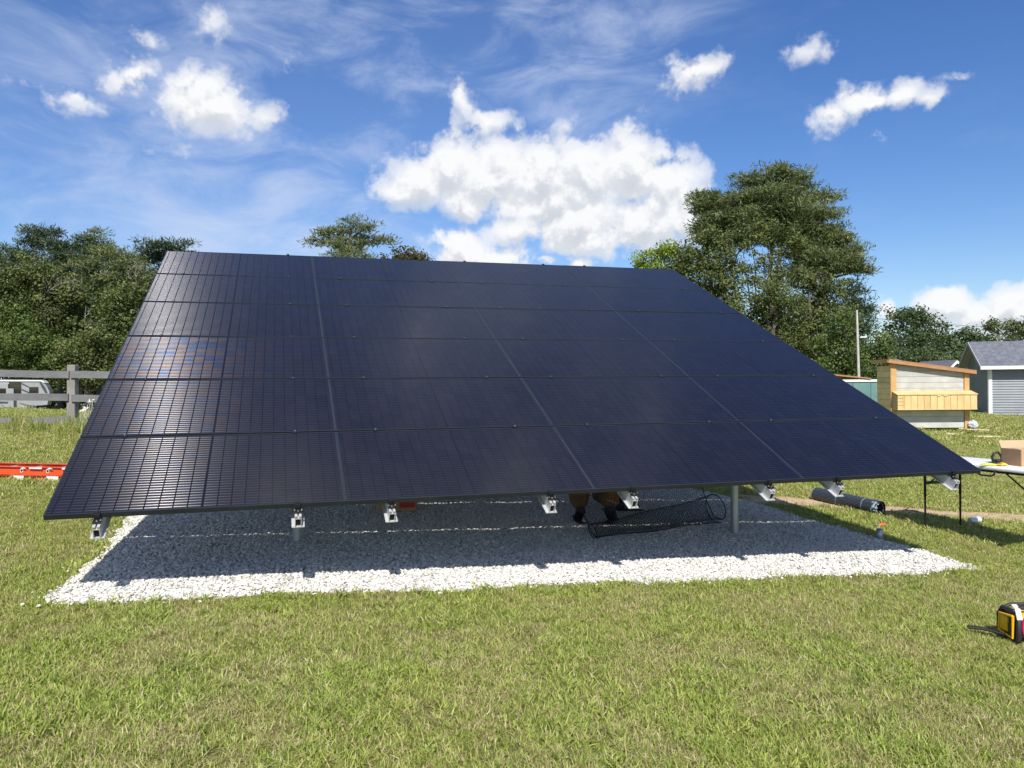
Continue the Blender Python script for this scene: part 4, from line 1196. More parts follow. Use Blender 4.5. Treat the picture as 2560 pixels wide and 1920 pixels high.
# roof
ra = math.atan(pitch_)
Mr = Matrix.Rotation(ra, 3, 'Y')
MB().box((CW / 2, CD / 2, (HL + HR) / 2 + .005), (CW + .30, CD + .34, .022), Mr).build('roof_sheet', M_trimwood, coop)
MB().box((CW / 2, -.155, (HL + HR) / 2 - .055), (CW + .29, .028, .09), Mr).build('fascia_board', M_trimwood, coop)
MB().box((-.14, CD / 2, (HL + HR) / 2 - .055 + pitch_ * (CW / 2 + .14)), (.028, CD + .28, .09)).build('fascia_board', M_newwood, coop)
MB().box((CW + .14, CD / 2, (HL + HR) / 2 - .055 - pitch_ * (CW / 2 + .14)), (.028, CD + .28, .09)).build('fascia_board', M_newwood, coop)
for kx in range(5):
    MB().box((.2 + kx * .55, CD / 2, HL - .05 - pitch_ * (.2 + kx * .55)), (.04, CD + .26, .07)).build('rafter', M_newwood, coop)
# nest box with sloping lid
nb_z0, nb_z1, nb_d = .62, 1.05, .36
x0_, x1_ = .03, CW + .03
nbn = 12
bw = (x1_ - x0_) / nbn
for k_ in range(nbn):
    MB().box((x0_ + bw * (k_ + .5), -nb_d, (nb_z0 + nb_z1) / 2), (bw - .010, .022, nb_z1 - nb_z0)).build('nest_box_board', M_ply, coop)
MB().box((CW / 2 + .03, -nb_d + .016, (nb_z0 + nb_z1) / 2), (CW - .02, .01, nb_z1 - nb_z0 - .01)).build('nest_box_backing', M_hole, coop)
lid = [(-nb_d - .03, nb_z1 + .005), (-.01, nb_z1 + .11), (-.01, nb_z1 + .13), (-nb_d - .03, nb_z1 + .025)]
Mrot = Matrix(((0, 1, 0), (1, 0, 0), (0, 0, 1)))
MB().prism(lid, x0_ - .02, x1_ + .02, Mrot).build('nest_box_lid', M_ply, coop)
for x in (x0_ + .01, x1_ - .01):
    MB().prism([(-nb_d + .012, nb_z0), (-.02, nb_z0), (-.02, nb_z1 + .1), (-nb_d + .012, nb_z1)], x - .01, x + .01, Mrot).build('nest_box_side', M_ply, coop)
MB().box((CW / 2 + .03, -nb_d / 2 - .01, nb_z0 - .008), (CW, nb_d, .015)).build('nest_box_floor', M_ply_side, coop)
for x in (1.27, 1.47): MB().box((x, -nb_d - .02, nb_z1 - .02), (.10, .02, .04)).build('hinge_block', M_board, coop)
mb = MB()
for k_ in range(3): mb.box((x0_ + .085, -nb_d - .0125, nb_z0 + .12 + k_ * .11), (.14, .004, .008))
mb.box((x0_ + .16, -nb_d - .0125, nb_z0 + .22), (.008, .004, .36)); mb.build('pencil_marks', M_hole, coop)
# plastic bag at the right foot
bm = bmesh.new(); bmesh.ops.create_icosphere(bm, subdivisions=3, radius=1)
for v in bm.verts:
    k_ = 1 + .35 * noise.noise(v.co * 2.3); v.co = Vector((v.co.x * .13 * k_, v.co.y * .10 * k_, (v.co.z + .9) * .13 * k_))
me = bpy.data.meshes.new('plastic_sheet'); bm.to_mesh(me); bm.free()
q = Vector((CW + .05, -.12, 0)); q.rotate(coop.rotation_euler); q += coop.location
bag = link('plastic_sheet', me, M_poly); bag.location = q; tag(bag, 'crumpled clear plastic sheet at the right foot of the coop', 'plastic sheet')


def plank_on_ground(label, a, b, Da, Db, wd=.09, th_=.035):
    A = Vector(world(a[0], a[1], Da)); B = Vector(world(b[0], b[1], Db)); A.z = gzf(A.x, A.y) + .055 + th_ / 2; B.z = gzf(B.x, B.y) + .055 + th_ / 2
    m_ = (A + B) / 2; mb = MB(); mb.bar(A - m_, B - m_, wd, th_, up=(0, 0, 1)); o_ = mb.build('board', M_board); o_.location = m_
    tag(o_, label, 'board')


def gdepth(px, py):
    d = RM @ np.array([(px - 1280) / F, (py - 960) / F, 1.0]); d = d / d[1]; lo, hi = 2.0, 90.0
    for t_ in np.linspace(2, 90, 3000):
        if d[2] * t_ + CAM_H < gzf(d[0] * t_, t_): return t_
    return 60.0


for lb, a, b in (('long pale board in the grass against the coop front', (2290, 1074), (2422, 1078)), ('pale board end sticking out right of the coop foot', (2415, 1079), (2470, 1081)),
                 ('short pale stick on the lawn in front of the coop', (2368, 1090), (2398, 1092)), ('long thin pale stick lying alone on the lawn near the coop', (2432, 1097), (2500, 1098))):
    plank_on_ground(lb, a, b, gdepth(*a), gdepth(*b), .09 if 'board' in lb else .05)

# teal clad shelter left of the coop
td = 30.0
tx0 = world(2120, 960, td)[0]; tx1 = world(2198, 960, td)[0]
tl_ = empty('lean_to', (tx0, td, gzf(tx0, td)), 'low teal sheeted shelter with white frame left of the coop', 'shelter')
W_ = tx1 - tx0 + .35; zt_ = world(2150, 953, td)[2] - tl_.location.z
for k_ in range(3): MB().box((-.5 + (W_ + .5) / 3 * (k_ + .5), 0, zt_ / 2), ((W_ + .5) / 3 - .02, .03, zt_)).build('sheet', M_teal, tl_)
MB().box((W_ / 2 - .25, -.02, zt_ + .02), (W_ + .6, .07, .09)).build('top_rail', M_white, tl_)
for x in (-.5, W_ - .02): MB().box((x, -.02, zt_ / 2), (.07, .07, zt_)).build('frame_post', M_white, tl_)
MB().prism([(-.9, zt_ + .32), (-.9, zt_ + .26), (W_ * .55, zt_ + .075), (W_ * .55, zt_ + .12)], -.1, 1.6).build('roof_edge', M_trimwood, tl_)
MB().box((W_ / 2, 1.5, zt_ / 2), (W_ + .6, .03, zt_)).build('back_sheet', M_teal, tl_)


# ------------------------------------------------------------------ grey shed
sdp = 35.0
sxL = world(2473, 960, sdp)[0]
shed = empty('garden_shed', (sxL, sdp, gzf(sxL, sdp)), 'grey vinyl sided shed with white corner trim at the right edge', 'shed', rz=math.radians(-19))
EH = 2.22; SW = 6.0; SDp = 4.3; RH = 3.25


def siding(mb, x0, x1, z0, z1, y, lap=.115, axis='x'):
    z = z0
    while z < z1 - .01:
        zt2 = min(z + lap, z1)
        if axis == 'x': vs = [(x0, y - .03, z), (x1, y - .03, z), (x1, y, zt2), (x0, y, zt2), (x0, y, z), (x1, y, z)]
        else: vs = [(y - .016, x0, z), (y - .016, x1, z), (y, x1, zt2), (y, x0, zt2), (y, x0, z), (y, x1, z)]
        mb.add(vs, [(0, 1, 2, 3), (4, 5, 1, 0)]); z = zt2
    return mb


o_ = siding(MB(), .09, SW, 0, EH, 0).build('siding_front', M_siding, shed); o_['kind'] = 'stuff'
mb = MB(); z = 0
while z < RH - .1:
    zt2 = z + .115
    f_ = min(1, max(0, (RH - zt2) / (RH - EH))) if zt2 > EH else 1
    ya, yb = SDp / 2 - SDp / 2 * f_, SDp / 2 + SDp / 2 * f_
    mb.add([(-.016, ya, z), (-.016, yb, z), (0, yb, zt2), (0, ya, zt2), (0, ya, z), (0, yb, z)], [(0, 1, 2, 3), (4, 5, 1, 0)]); z = zt2
o_ = mb.build('siding_gable', M_siding, shed); o_['kind'] = 'stuff'
MB().prism([(.03, 0), (SDp - .02, 0), (SDp - .02, EH), (SDp / 2, RH - .05), (.03, EH)], .02, SW, Mrot).build('wall', M_siding, shed)
MB().box((.045, -.025, EH / 2), (.13, .03, EH)).build('corner_trim', M_white, shed)
MB().box((-.03, .05, EH / 2), (.03, .12, EH)).build('corner_trim', M_white, shed)
MB().box((-.03, SDp - .05, EH / 2), (.03, .12, EH)).build('corner_trim', M_white, shed)
ov = .38; rs = (RH - EH) / (SDp / 2)
yE = -ov; zE = EH - rs * ov + .12
# roof slabs with stepped shingle courses
for side in (0, 1):
    mb = MB(); ncs = 17; L_ = SDp / 2 + ov
    for k_ in range(ncs):
        t0, t1 = L_ * k_ / ncs, L_ * (k_ + 1) / ncs
        ya, yb = -ov + t0, -ov + t1; za, zb = zE + rs * t0 + .016, zE + rs * t1 + .002
        if side: ya, yb = SDp - ya, SDp - yb
        xs = -ov
        while xs < SW + .3:
            wd_ = random.uniform(.24, .38); xe = min(xs + wd_, SW + .3); dz_ = random.uniform(0, .008)
            vs = [(xs, ya, za + dz_), (xe - .006, ya, za + dz_), (xe - .006, yb, zb + dz_), (xs, yb, zb + dz_), (xs, ya, za - .02), (xe - .006, ya, za - .02)]
            mb.add(vs, [(0, 1, 2, 3), (4, 5, 1, 0)]); xs = xe
    o_ = mb.build('shingles', M_shingle, shed); o_['kind'] = 'stuff'
    pr_ = [(-ov, zE - .01), (SDp / 2, zE + rs * L_ - .01), (SDp / 2, zE + rs * L_ - .10), (-ov, zE - .10)]
    if side: pr_ = [(SDp - a_, b_) for a_, b_ in pr_]
    MB().prism(pr_, -ov, SW + .3, Mrot).build('roof_deck', M_soffit, shed)
    pr_ = [(a_, b_ + (.012 if q_ < 2 else -.04)) for q_, (a_, b_) in enumerate(pr_)]
    MB().prism(pr_, -ov - .03, -ov - .002, Mrot).build('rake_board', M_soffit, shed)
MB().box((SW / 2 - .05, -ov - .018, zE - .06), (SW + ov + .35, .03, .15)).build('fascia', M_white, shed)


# ------------------------------------------------------------------ far houses
def house(label, px0, px1, eave, ridge, D, wallm, gable=None, trim=True, depth=7):
    x0 = world(px0, 960, D)[0]; x1 = world(px1, 960, D)[0]; ze = world(px0, eave, D)[2]; zr = world(px0, ridge, D)[2]
    g0 = gzf((x0 + x1) / 2, D); hs = empty('house', ((x0 + x1) / 2, D, g0), label, 'house'); cx = (x0 + x1) / 2
    ze -= g0; zr -= g0; x0 -= cx; x1 -= cx
    if gable:
        MB().prism([(x0, 0), (x1, 0), (x1, ze), ((x0 + x1) / 2, zr), (x0, ze)], 0, depth).build('wall', wallm, hs)
        k_ = (zr - ze) / ((x1 - x0) / 2); ov_ = .5
        for s_ in (-1, 1):
            m_ = 0
            P = [(0, zr + .02), (s_ * ((x1 - x0) / 2 + ov_), ze - k_ * ov_ + .02), (s_ * ((x1 - x0) / 2 + ov_), ze - k_ * ov_ + .24), (0, zr + .24)]
            MB().prism(P, -.5, depth + .5).build('roof', M_shingle, hs)
            P = [(0, zr - .12), (s_ * ((x1 - x0) / 2 + ov_), ze - k_ * ov_ - .12), (s_ * ((x1 - x0) / 2 + ov_), ze - k_ * ov_ + .16), (0, zr + .16)]
            MB().prism(P, -.56, -.51).build('rake_trim', M_white, hs)
        fw2 = MB().box((0, -.03, ze * .55), (1.0, .06, 1.2)).build('window', M_white, hs); MB().box((0, -.07, ze * .55), (.8, .03, 1.0)).build('pane', M_glassdark, fw2)
    else:
        MB().box(((x0 + x1) / 2, depth / 2, ze / 2), (x1 - x0, depth, ze)).build('wall', wallm, hs)
        for s_ in (0, 1):
            P = [(-.4, ze - .1), (depth / 2, zr), (depth / 2, zr + .2), (-.4, ze + .12)]
            if s_: P = [(depth - a_, b_) for a_, b_ in P]
            MB().prism(P, x0 - .4, x1 + .4, Mrot).build('roof', M_shingle, hs)
        for s_ in (0, 1):
            P = [(-.45, ze - .2), (depth / 2, zr - .1), (depth / 2, zr + .1), (-.45, ze + .02)]
            if s_: P = [(depth - a_, b_) for a_, b_ in P]
            MB().prism(P, x1 + .41, x1 + .47, Mrot).build('rake_trim', M_white, hs)
        fw2 = MB().box((x0 * .4, -.03, ze * .5), (1.1, .06, 1.3)).build('window', M_white, hs); MB().box((x0 * .4, -.07, ze * .5), (.9, .03, 1.1)).build('pane', M_glassdark, fw2)
    return hs


house('distant house with grey roof ending in a white trimmed gable above the coop', 2212, 2258, 911, 896, 80, M_siding_far, depth=6)
house('low grey roofed house half hidden behind the coop roof slope', 2284, 2312, 918, 911, 84, M_siding, depth=5)
house('beige gabled house with bright white rake trim left of the shed', 2370, 2402, 921, 905.5, 78, M_siding_far, gable=True, depth=6)

# ------------------------------------------------------------------ ladder on the lawn at left
lx, ly = world(90, 960, 9.1)[0], 9.1
lad = empty('extension_ladder', (lx, ly, gzf(lx, ly) - .03), 'orange fibreglass extension ladder lying on the grass at left', 'ladder', rz=math.radians(-1.0))
lad.rotation_euler[1] = math.radians(1.6)
L0, L1 = -1.9, .55
for s_i, zc_ in enumerate((.045, .142)):
    for y_ in (0, .40 - .03 * s_i):
        mb = MB(); h_ = .045
        mb.box(((L0 + L1) / 2, y_, zc_), (L1 - L0, .006, h_ * 2 - .012))
        for zz in (zc_ - h_ + .003, zc_ + h_ - .003): mb.box(((L0 + L1) / 2, y_ + (.013 if y_ == 0 else -.013) - (.022 if y_ == 0 else 0), zz), (L1 - L0, .034, .006))
        mb.build('side_rail', M_orange, lad)
    x = L0 + .18 + s_i * .02
    while x < L1:
        mb = MB()
        Dp = [(x + .016 * math.cos(a_), zc_ + .016 * math.sin(a_)) for a_ in np.linspace(-1.57, 1.57, 9)] + [(x - .012, zc_ + .016), (x - .012, zc_ - .016)]
        mb.prism(Dp, .0, .40 - .03 * s_i)
        rg = mb.build('rung', M_alu, lad)
        Dq = [(x + .021 * math.cos(a_), zc_ + .021 * math.sin(a_)) for a_ in np.linspace(-1.57, 1.57, 9)] + [(x - .016, zc_ + .021), (x - .016, zc_ - .021)]
        MB().prism(Dq, -.008, -.003).build('rung_plate', M_sticker, rg)
        MB().prism([(x + (a_ - x) * .62, zc_ + (b_ - zc_) * .62) for a_, b_ in Dq], -.0095, -.0085).build('rung_hole', M_hole, rg)
        x += .305
for (x, wd_, zc_) in ((.0, .15, .175), (.36, .10, .175), (.58 - .09, .17, .045), (-.55, .2, .175), (.2, .14, .06), (-.2, .13, .06)):
    MB().box((x, -.0302, zc_ + .0), (wd_, .002, .018 if zc_ > .1 else .05)).build('sticker', M_sticker, lad)
for x in (-.14, .17, .47):
    MB().prism([(x - .035, .168), (x + .035, .168), (x + .01, .182), (x - .01, .184)], -.033, -.031).build('warning_mark', M_sticker, lad)

# ------------------------------------------------------------------ netting roll under the array
A_ = Vector((.75, 7.46, 0)); B_ = Vector((2.2, 8.53, 0)); ax_ = (B_ - A_).normalized(); LN = (B_ - A_).length; sd_ = Vector((-ax_.y, ax_.x, 0))
net = empty('netting_roll', (1.45, 7.98, gzf(1.45, 7.98) + .045), 'loosely unrolled black plastic hexagon netting on the gravel under the array', 'netting')
offn = Vector(net.location)


def netp(s_, t_):
    """s along the profile 0..1 (coil, front, standing back sheet); t along the roll"""
    rL, rR = .07, .15; R_ = rL + (rR - rL) * t_ ** 1.2
    Ltot = 1.0
    a0 = s_ * 2.0 * math.pi * 1.25 - 1.9
    if s_ < .62:
        k_ = s_ / .62; ang = -math.pi / 2 - .5 + k_ * 2 * math.pi * .98; rr_ = R_ * (1 - .12 * k_)
        y_ = -math.cos(ang) * 0 + math.sin(ang * 1.0 + math.pi / 2) * rr_; y_ = math.cos(ang) * rr_; z_ = R_ + math.sin(ang) * rr_
    else:
        k_ = (s_ - .62) / .38; y_ = R_ * .2 + .13 * k_ + .04 * math.sin(k_ * 3); z_ = .02 + (.40 * k_ ** .9) * (.85 + .15 * t_) + .02 * math.sin(t_ * 7) * k_
    z_ += .008 * math.sin(t_ * 11 + s_ * 9)
    p = A_ + ax_ * (t_ * LN + .02 * math.sin(s_ * 12)) + sd_ * y_
    return Vector((p.x, p.y, gzf(p.x, p.y) + .04 + max(z_, 0))) - offn


mb = MB(); Lprof = 1.15; hs_ = .021
nj = int(LN / (hs_ * 1.5)); ni = int(Lprof / (hs_ * math.sqrt(3)))
segs = set(); ptsd = {}


def hv(q_, r_2): return (round(q_, 4), round(r_2, 4))


Vn = []; En = []
for j in range(nj):
    for i in range(ni):
        cxh = j * hs_ * 1.5; cyh = (i + .5 * (j % 2)) * hs_ * math.sqrt(3)
        hp = [(cxh + hs_ * math.cos(a_), cyh + hs_ * math.sin(a_)) for a_ in [k_ * math.pi / 3 for k_ in range(6)]]
        for k_ in range(6):
            a_, b_ = hv(*hp[k_]), hv(*hp[(k_ + 1) % 6])
            if a_ > b_: a_, b_ = b_, a_
            segs.add((a_, b_))
for a_, b_ in segs:
    if not (0 <= a_[0] <= LN and 0 <= b_[0] <= LN and 0 <= a_[1] <= Lprof and 0 <= b_[1] <= Lprof): continue
    mb.tube([netp(a_[1] / Lprof, a_[0] / LN), netp(b_[1] / Lprof, b_[0] / LN)], .0017, 3, cap=False)
me = bpy.data.meshes.new('netting'); me.from_pydata(mb.v, [], mb.f); o_ = link('netting', me, M_net, net); o_['kind'] = 'stuff'
for t_ in (0, 1): MB().tube([netp(s_, t_) for s_ in np.linspace(0, 1, 40)], .0055, 6).build('edge_cord', M_net, net)
for s_ in (.0, 1.0): MB().tube([netp(s_, t_) for t_ in np.linspace(0, 1, 24)], .0045, 6).build('edge_cord', M_net, net)


# ------------------------------------------------------------------ roll of black ground fabric
def wrapmat():
    m = bpy.data.materials.new('black_fabric_wrap'); m.use_nodes = True
    T = NT(m.node_tree); b = T.n['Principled BSDF']; t = T.new('ShaderNodeTexCoord')
    s = T.new('ShaderNodeSeparateXYZ'); T.l.new(t.outputs['Object'], s.inputs[0])
    st = T.math('FRACT', T.math('MULTIPLY', T.math('ARCTAN2', s.outputs[1], s.outputs[2]), 5.0))
    l1 = T.math('LESS_THAN', st, .10)
    sx_ = T.math('LESS_THAN', T.math('FRACT', T.math('MULTIPLY', T.math('ADD', s.outputs[0], .11), 2.6)), .035)
    n = T.noise(t.outputs['Object'], 20, 5, .6)
    c = T.mix(T.math('MULTIPLY', T.math('MAXIMUM', l1, sx_), .45), (.022, .027, .036), (.34, .40, .50))
    T.l.new(c, b.inputs['Base Color']); b.inputs['Roughness'].default_value = .24
    T.l.new(T.bump(n, .35, .01), b.inputs['Normal']); return m


M_wrap = wrapmat()
pA = Vector((4.05, 10.50, gzf(4.05, 10.5) + .085)); pB = Vector((4.50, 9.62, gzf(4.5, 9.62) + .085))
rc = (pA + pB) / 2; dr = (pB - pA); Lr = dr.length
fr = empty('fabric_roll', rc, 'shiny black roll of ground fabric lying across the dirt strip', 'fabric roll')
fr.rotation_mode = 'QUATERNION'; fr.rotation_quaternion = dr.to_track_quat('X', 'Z')
mb = MB(); ns_ = 30
mb.tube([(-Lr / 2 + Lr * i / ns_, 0, 0) for i in range(ns_ + 1)], [.092 + .003 * math.sin(i * 1.7) + .002 * math.sin(i * 4.1) for i in range(ns_ + 1)], 28, cap=False)
mb.build('rolled_fabric', M_wrap, fr, True)
for sgn in (-1, 1):
    mb = MB(); x_ = sgn * Lr / 2
    mb.tube([(x_ - sgn * .02, 0, 0), (x_ - sgn * .021, 0, 0)], [.078, .03], 28, cap=False)
    mb.tube([(x_ - sgn * .03, 0, 0), (x_ - sgn * .028, 0, 0)], [.035, .001], 16, cap=False)
    mb.build('rolled_end', M_hole, fr, True)
M_crumple = mat('pale_plastic_wrap', (.42, .55, .62), .2, var=(.05, .07, .09), vscale=30, bump=1.0, bscale=35)
bm = bmesh.new(); bmesh.ops.create_icosphere(bm, subdivisions=4, radius=1)
for v in bm.verts:
    k_ = 1 + .28 * noise.noise(v.co * 3.1) + .12 * noise.noise(v.co * 9)
    v.co = Vector((Lr / 2 - .045 + v.co.x * .075 * k_, -.01 + v.co.y * .086 * k_, v.co.z * .083 * k_))
bmesh.ops.delete(bm, geom=[v for v in bm.verts if v.co.x > Lr / 2 + .008], context='VERTS')
me = bpy.data.meshes.new('crumpled_wrap'); bm.to_mesh(me); bm.free(); link('crumpled_wrap', me, M_crumple, fr)


# ------------------------------------------------------------------ folding table with things on it
Ld = Vector((.35, -.937, 0)).normalized(); Wd = Vector((.937, .35, 0)).normalized()
E0 = Vector((4.93, 7.95, 0)); 
tc_ = E0 + Ld * -.35 + Wd * .38
gzt = gzf(tc_.x, tc_.y)
tb = empty('folding_table', (tc_.x, tc_.y, gzt), 'white plastic folding table with thin black legs right of the array', 'table')
tb.rotation_euler = (0, 0, math.atan2(Ld.y, Ld.x))
TZ = .885 - gzt
mb = MB(); mb.box((0, 0, TZ - .018), (1.83, .76, .036), bev=.012)
mb.build('table_top', M_tabletop, tb, True)
mb = MB()
for sx_ in (-1, 1): mb.box((0, sx_ * .30, TZ - .05), (1.5, .03, .028))
mb.build('under_frame', M_black, tb)
for fx_ in (-.65, .55):
    for fy_ in (-.27, .27):
        gl_ = Vector((fx_, fy_, 0)); gl_.rotate(tb.rotation_euler); zg = gzf(tb.location.x + gl_.x, tb.location.y + gl_.y) - gzt
        MB().tube([(fx_, fy_, TZ - .04), (fx_, fy_, (TZ - .04) * .52), (fx_, fy_, (TZ - .04) * .515), (fx_, fy_, zg + .005)], [.0145, .0145, .011, .011], 10).build('leg', M_blackplastic, tb, True)
    MB().box((fx_, 0, (TZ) * .68), (.02, .53, .034)).build('leg_crossbar', M_blackplastic, tb)
    MB().tube([(fx_, -.27, .03), (fx_, .27, .03)], .010, 8).build('foot_bar', M_blackplastic, tb)
    MB().bar((fx_, -.2, TZ * .68), (fx_ + (.3 if fx_ < 0 else -.3), -.2, TZ - .05), .012, .012).build('brace', M_blackplastic, tb)
MB().tube([(.12, -.375, TZ - .03), (.12, -.40, TZ - .075), (.15, -.405, TZ - .09), (.27, -.405, TZ - .09), (.30, -.40, TZ - .075), (.30, -.375, TZ - .03)], .010, 8).build('carry_handle', M_blackplastic, tb, True)


def tpos(lx_, ly_, z=.0):
    q = Vector((lx_, ly_, 0)); q.rotate(tb.rotation_euler); return Vector((tb.location.x + q.x, tb.location.y + q.y, .885 + z))


# open cardboard box on the table
bp_ = Vector(world(2520, 960, 8.1)); bx_ = empty('cardboard_box', (bp_.x + .27, 8.2, .8855), 'open tan cardboard box standing on the white folding table', 'box', rz=.06)
w_, d_, h_ = .38, .30, .17
for nm, c_2, s_2 in (('side', (0, -d_ / 2, h_ / 2), (w_, .005, h_)), ('side', (0, d_ / 2, h_ / 2), (w_, .005, h_)), ('side', (-w_ / 2, 0, h_ / 2), (.005, d_ - .01, h_)), ('side', (w_ / 2, 0, h_ / 2), (.005, d_ - .01, h_)), ('bottom', (0, 0, .003), (w_ - .01, d_ - .01, .005))):
    MB().box(c_2, s_2).build(nm, M_cardboard, bx_)
MB().box((0, d_ / 2 + .02, h_ + .035), (w_, .005, .09), Matrix.Rotation(-.5, 3, 'X')).build('flap', M_cardboard_in, bx_)
MB().box((0, -d_ / 2 + .07, h_ + .004), (w_, .14, .004), Matrix.Rotation(.06, 3, 'X')).build('flap', M_cardboard_in, bx_)
MB().box((0, -d_ / 2 - .0035, h_ * .35), (.05, .0015, .03)).build('shipping_label', M_sticker, bx_)
# strapped tool (black loop)
sp_ = Vector(world(2500, 1150, 8.35)); sp_.z = .886
lp = empty('tool_belt', sp_, 'black webbing loop of a tool belt standing beside the box', 'tool belt')
MB().tube([(-.07, 0, .01), (-.085, 0, .07), (-.06, 0, .115), (-.02, 0, .12), (.015, 0, .075), (.03, 0, .02), (.09, .01, .012), (.13, .01, .03)], [.013, .014, .013, .012, .014, .018, .022, .014], 8).build('webbing', M_blackplastic, lp, True)
mb = MB(); mb.box((.04, .02, .022), (.16, .08, .044), bev=.012); mb.build('pouch', M_blackplastic, lp, True)
# yellow and black pliers and gloves
gp_ = Vector(world(2482, 1160, 8.15)); gp_.z = .886
tl2 = empty('work_gloves', gp_ + Vector((.03, 0, 0)), 'pair of black and yellow work gloves lying on the table', 'gloves', rz=-.35)
for gy in (0, .055):
    V_, E_ = [], []
    mb = MB(); mb.box((.0, gy, .014), (.11, .07, .026), bev=.011); mb.build('palm', M_blackplastic, tl2, True)
    mb = MB()
    for k_ in range(4): mb.tube([(.05, gy - .026 + k_ * .018, .016), (.085, gy - .03 + k_ * .019, .020), (.11 - .008 * abs(k_ - 1.5), gy - .031 + k_ * .02, .010)], [.010, .009, .006], 7)
    mb.tube([(.01, gy - .03, .015), (.035, gy - .055, .016), (.055, gy - .062, .010)], [.011, .009, .006], 7); mb.build('fingers', M_yellow, tl2, True)
pk_ = empty('pliers', gp_ + Vector((-.12, -.03, .004)), 'lime yellow handled pliers at the left end of the table items', 'pliers', rz=-.2)
mb = MB(); mb.tube([(-.10, 0, .012), (-.06, .004, .014), (-.03, 0, .014)], [.004, .009, .011], 8); mb.build('jaws', M_steel, pk_, True)
for s_ in (-1, 1): MB().tube([(-.03, 0, .014), (.02, s_ * .018, .014), (.08, s_ * .026, .014), (.12, s_ * .018, .012)], [.008, .011, .011, .007], 8).build('handle', M_yellowlime, pk_, True)

# ------------------------------------------------------------------ small things on the grass
# snips
p_ = Vector((4.10, 8.80, gzf(4.1, 8.8) + .035)); sn = empty('snips', p_, 'orange handled snips lying in the grass behind the metal can', 'snips', rz=.4)
M_orangeh = mat('orange_handle', (.75, .12, .02), .4)
for s_ in (-1, 1): MB().tube([(0, 0, .01), (.03, s_ * .022, .012), (.07, s_ * .028, .012), (.095, s_ * .012, .01)], [.006, .009, .009, .006], 8).build('handle', M_orangeh, sn, True)
MB().tube([(0, 0, .01), (-.04, .004, .016), (-.09, .0, .02)], [.008, .008, .002], 6).build('blade', M_steel, sn, True)
# metal can
p_ = Vector((3.80, 8.15, gzf(3.8, 8.15) + .012)); cn_ = empty('metal_can', p_, 'small blue grey metal can standing in the grass by the gravel edge', 'can')
M_can = mat('can_label', (.22, .28, .38), .3, .6, var=(.34, .38, .44), vscale=12)
MB().tube([(0, 0, 0), (0, 0, .008), (0, 0, .105), (0, 0, .11)], [.034, .036, .036, .033], 20).build('can_body', M_can, cn_, True)
MB().tube([(0, 0, .110), (0, 0, .116)], [.034, .032], 20).build('rim', M_steel, cn_, True)
mb = MB(); mb.tube([(0, -.001, .117), (0, -.001, .118)], .028, 16); mb.build('opening', M_hole, cn_)
# clear cup lying
p_ = Vector((5.46, 9.30, gzf(5.46, 9.3) + .06)); cu = empty('plastic_cup', p_, 'translucent plastic cup lying on its side behind the table legs', 'cup', rz=.3)
M_cup = mat('frosted_cup', (.66, .72, .76), .2, var=(.5, .56, .62), vscale=30)
MB().tube([(-.07, 0, 0), (.07, 0, 0), (.068, 0, 0), (-.06, 0, 0)], [.030, .042, .039, .026], 20, cap=False).build('cup_wall', M_cup, cu, True)
MB().tube([(-.07, 0, 0), (-.066, 0, 0)], [.030, .030], 20).build('cup_base', M_cup, cu)
# rusty rods on the dirt
M_rust = mat('rusty_iron', (.12, .055, .03), .8, var=(.2, .09, .04), vscale=30)
for k_, (a_, b_, lb) in enumerate((((2257, 1281), (2280, 1277), 'short rusty rod on the dirt pointing right, upper of the crossed pair'), ((2254, 1279), (2274, 1285), 'short rusty rod on the dirt, lower of the crossed pair'))):
    A = Vector(world(*a_, 10)); B = Vector(world(*b_, 10)); A = Vector((A.x, 9.95 - k_ * .05, 0)); B = Vector((B.x, 9.95 - (b_[1] - a_[1]) * .03, 0)); A.z = gzf(A.x, A.y) + .03 + .008 * k_; B.z = gzf(B.x, B.y) + .035 + .008 * k_
    m_ = (A + B) / 2; o_ = MB().tube([A - m_, B - m_], .005, 6).build('iron_rod', M_rust); o_.location = m_; tag(o_, lb, 'rod')
# cardboard box with red print, on the gravel under the array
xb = -1.25; yb_ = 8.43
cb_ = empty('cardboard_box', (xb, yb_, gzf(xb, yb_) + .022), 'brown cardboard box with a red printed panel on the gravel under the array', 'box', rz=.08)
mb = MB(); mb.box((0, 0, .12), (.42, .3, .24)); mb.build('box_body', M_cardboard, cb_)
MB().box((.12, -.1515, .12), (.16, .002, .17)).build('red_print', M_red, cb_)
MB().box((-.26, -.02, .2), (.14, .26, .005), Matrix.Rotation(.8, 3, 'Y')).build('flap', M_cardboard_in, cb_)

# ------------------------------------------------------------------ jobsite radio at right edge
rp = Vector((3.475, 5.26, gzf(3.47, 5.3) + .02))
rd = empty('jobsite_radio', rp, 'yellow and black jobsite radio on the grass at the right edge', 'radio', rz=.02)
mb = MB(); mb.box((0, 0, .105), (.33, .17, .165), bev=.03); mb.build('housing', M_yellow, rd, True)
for sx_ in (-1, 1):
    pts = [(sx_ * .165, y_, z_) for y_, z_ in ((-.095, .02), (-.10, .06), (-.10, .15), (-.06, .20), (.06, .20), (.10, .15), (.10, .05), (.09, .02))]
    MB().tube(pts + [pts[0]], .017, 8).build('roll_bar', M_radio_black, rd, True)
    MB().box((sx_ * .166, 0, .11), (.03, .15, .14), bev=.01).build('end_cap', M_radio_black, rd, True)
MB().tube([(-.165, -.06, .20), (-.12, -.05, .225), (.12, -.05, .225), (.165, -.06, .20)], .014, 8).build('handle', M_radio_black, rd, True)
MB().tube([(-.165, .06, .20), (-.12, .05, .222), (.12, .05, .222), (.165, .06, .20)], .012, 8).build('top_bar', M_radio_black, rd, True)
fr_ = [(-.082, .178), (.055, .165), (.065, .05), (-.075, .035)]
